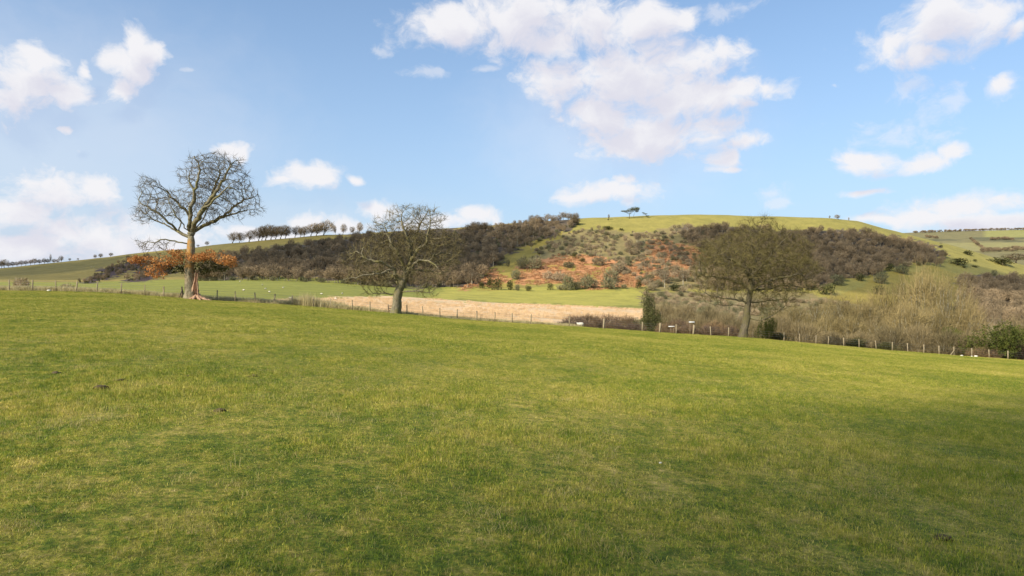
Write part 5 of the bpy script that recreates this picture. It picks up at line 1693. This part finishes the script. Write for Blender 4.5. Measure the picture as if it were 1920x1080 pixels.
ST = [lump_mesh('stone', 3 + k, M_STONE, 0.6) for k in range(3)]
MH = [lump_mesh('molehill', 13 + k, M_SOIL, 0.42, 14, 8, 0.5) for k in range(3)]
for i, (px, r, lab) in enumerate([(1803, .20, 'pale stone just right of the strutted fence post'), (1822, .16, 'small pale stone, left one of a pair beside the right thicket'), (1830, .26, 'larger pale stone, right one of a pair beside the right thicket'), (92, .2, 'pale stone on the brow at the far left of the field')]):
    x, y, z = at(px, fence_Y(px) - 0.5)
    o = link(bpy.data.objects.new('stone', ST[i % 3])); o.location = (x, y, z + r * 0.45); o.scale = (r, r, r); tag(o, lab, 'stone')
x, y, z = on_field(1238, 873)
o = link(bpy.data.objects.new('stone', ST[0])); o.location = (x, y, z + 0.04); o.scale = (.022, .022, .022); tag(o, 'tiny white pebble alone in the shaded right part of the field', 'stone')
for i, (px, row, r, lab) in enumerate([(190, 729, .17, 'dark soil molehill, largest of a pair on the left of the field'), (226, 716, .15, 'molehill right of and behind the largest one on the left'),
                                       (105, 701, .12, 'small molehill nearest the left edge of the field'), (352, 707, .10, 'small molehill between the left group and the lone one'),
                                       (475, 706, .13, 'lone small molehill left of the middle of the field'), (413, 771, .13, 'flat brown molehill in front of the lone one'),
                                       (1770, 1012, .12, 'black patch of soil in the dark grass at the lower right')]):
    x, y, z = on_field(px, row)
    o = link(bpy.data.objects.new('molehill', MH[i % 3])); o.location = (x, y, z + r * 0.16); r *= 0.62; o.scale = (r * 1.3, r * 1.1, r); o.rotation_euler = (0, 0, i); tag(o, lab, 'molehill', 'dark molehills in the field')


def white_board(px, row, wpx, hpx, legs, label):
    """a small white trough seen over the brow, on thin posts"""
    Y = fence_Y(px) + 4
    x, y, z = at(px, Y); s = Y / F
    top = (540 - row) * s + CZ
    root = empty('water_trough', (x, y, z), label, 'trough')
    w, h = wpx * s, hpx * s
    H = top - z
    g = Geo()
    g.add(*box(0, -0.22, H - h / 2, w, 0.04, h)); g.add(*box(0, 0.22, H - h / 2, w, 0.04, h)); g.add(*box(-w / 2, 0, H - h / 2, 0.04, 0.40, h)); g.add(*box(w / 2, 0, H - h / 2, 0.04, 0.40, h)); g.add(*box(0, 0, H - h + 0.02, w - 0.06, 0.40, 0.03))
    obj('basin', g, M_WHITE, root)
    for k in legs:
        obj('leg', Geo().add(*box(k * w, 0, (H - h) / 2 - 0.1, 0.07, 0.07, H - h + 0.2)), M_RAILWOOD, root)
white_board(1297, 603, 9, 1.8, (-0.35, 0.35), 'small white trough raised on legs behind the fence left of the domed oak')
white_board(1259, 611.5, 10, 1.2, (-0.1, 0.42), 'low thin white trough behind the fence posts left of the raised one')


# ------------------------------------------------------------------ unseen clouds added towards the sun, shaped to cast shadows on the land
def shade_clouds():
    m = bpy.data.materials.new('cloud_vapour'); m.use_nodes = True
    t = NT(m.node_tree); t.n.clear()
    out = t.add('ShaderNodeOutputMaterial'); df = t.add('ShaderNodeBsdfDiffuse'); tr = t.add('ShaderNodeBsdfTransparent'); mx = t.add('ShaderNodeMixShader')
    df.inputs[0].default_value = (0.9, 0.9, 0.92, 1)
    mx.inputs[0].default_value = 0.32
    t.l.new(tr.outputs[0], mx.inputs[1]); t.l.new(df.outputs[0], mx.inputs[2]); t.l.new(mx.outputs[0], out.inputs[0])
    g = Geo(); rng = np.random.default_rng(2)
    def puff(gx, gy, gz, rx, ry, h=480.0, rough=0.16):
        k = (h - gz) / math.tan(SUN_EL)
        c = np.array([gx + math.sin(SUN_AZ) * k, gy + math.cos(SUN_AZ) * k, h])
        me = lump_mesh('puff', int(rng.integers(1, 99)), m, 1.0, 40, 20, rough)
        v = np.empty(len(me.vertices) * 3, np.float32); me.vertices.foreach_get('co', v)
        f = np.empty(len(me.loops), np.int32); me.loops.foreach_get('vertex_index', f)
        v = v.reshape(-1, 3); v[:, 2] = np.where(v[:, 2] < 0, v[:, 2] * 0.35, v[:, 2])
        g.add(v * [rx, ry, min(rx, ry) * 0.4] + c, f.reshape(-1, 3))
        bpy.data.meshes.remove(me)
    # shadow over the left hill
    puff(-300, 690, 35, 290, 180); puff(-110, 690, 45, 160, 150); puff(-560, 740, 30, 120, 190)
    # shadow over the wood and the slopes on the right
    puff(330, 640, 30, 190, 150)
    # stacked puffs whose shadow rim darkens the right part of the field
    puff(146, -126, 0, 200, 200, 480, 0.025); puff(147, -128, 0, 200, 200, 560, 0.025); puff(147.5, -128.5, 0, 200, 200, 640, 0.025)
    o = obj('clouds', g, m, None, True)
    tag(o, 'unseen white clouds added towards the sun to shade the land', kind='stuff')
shade_clouds()
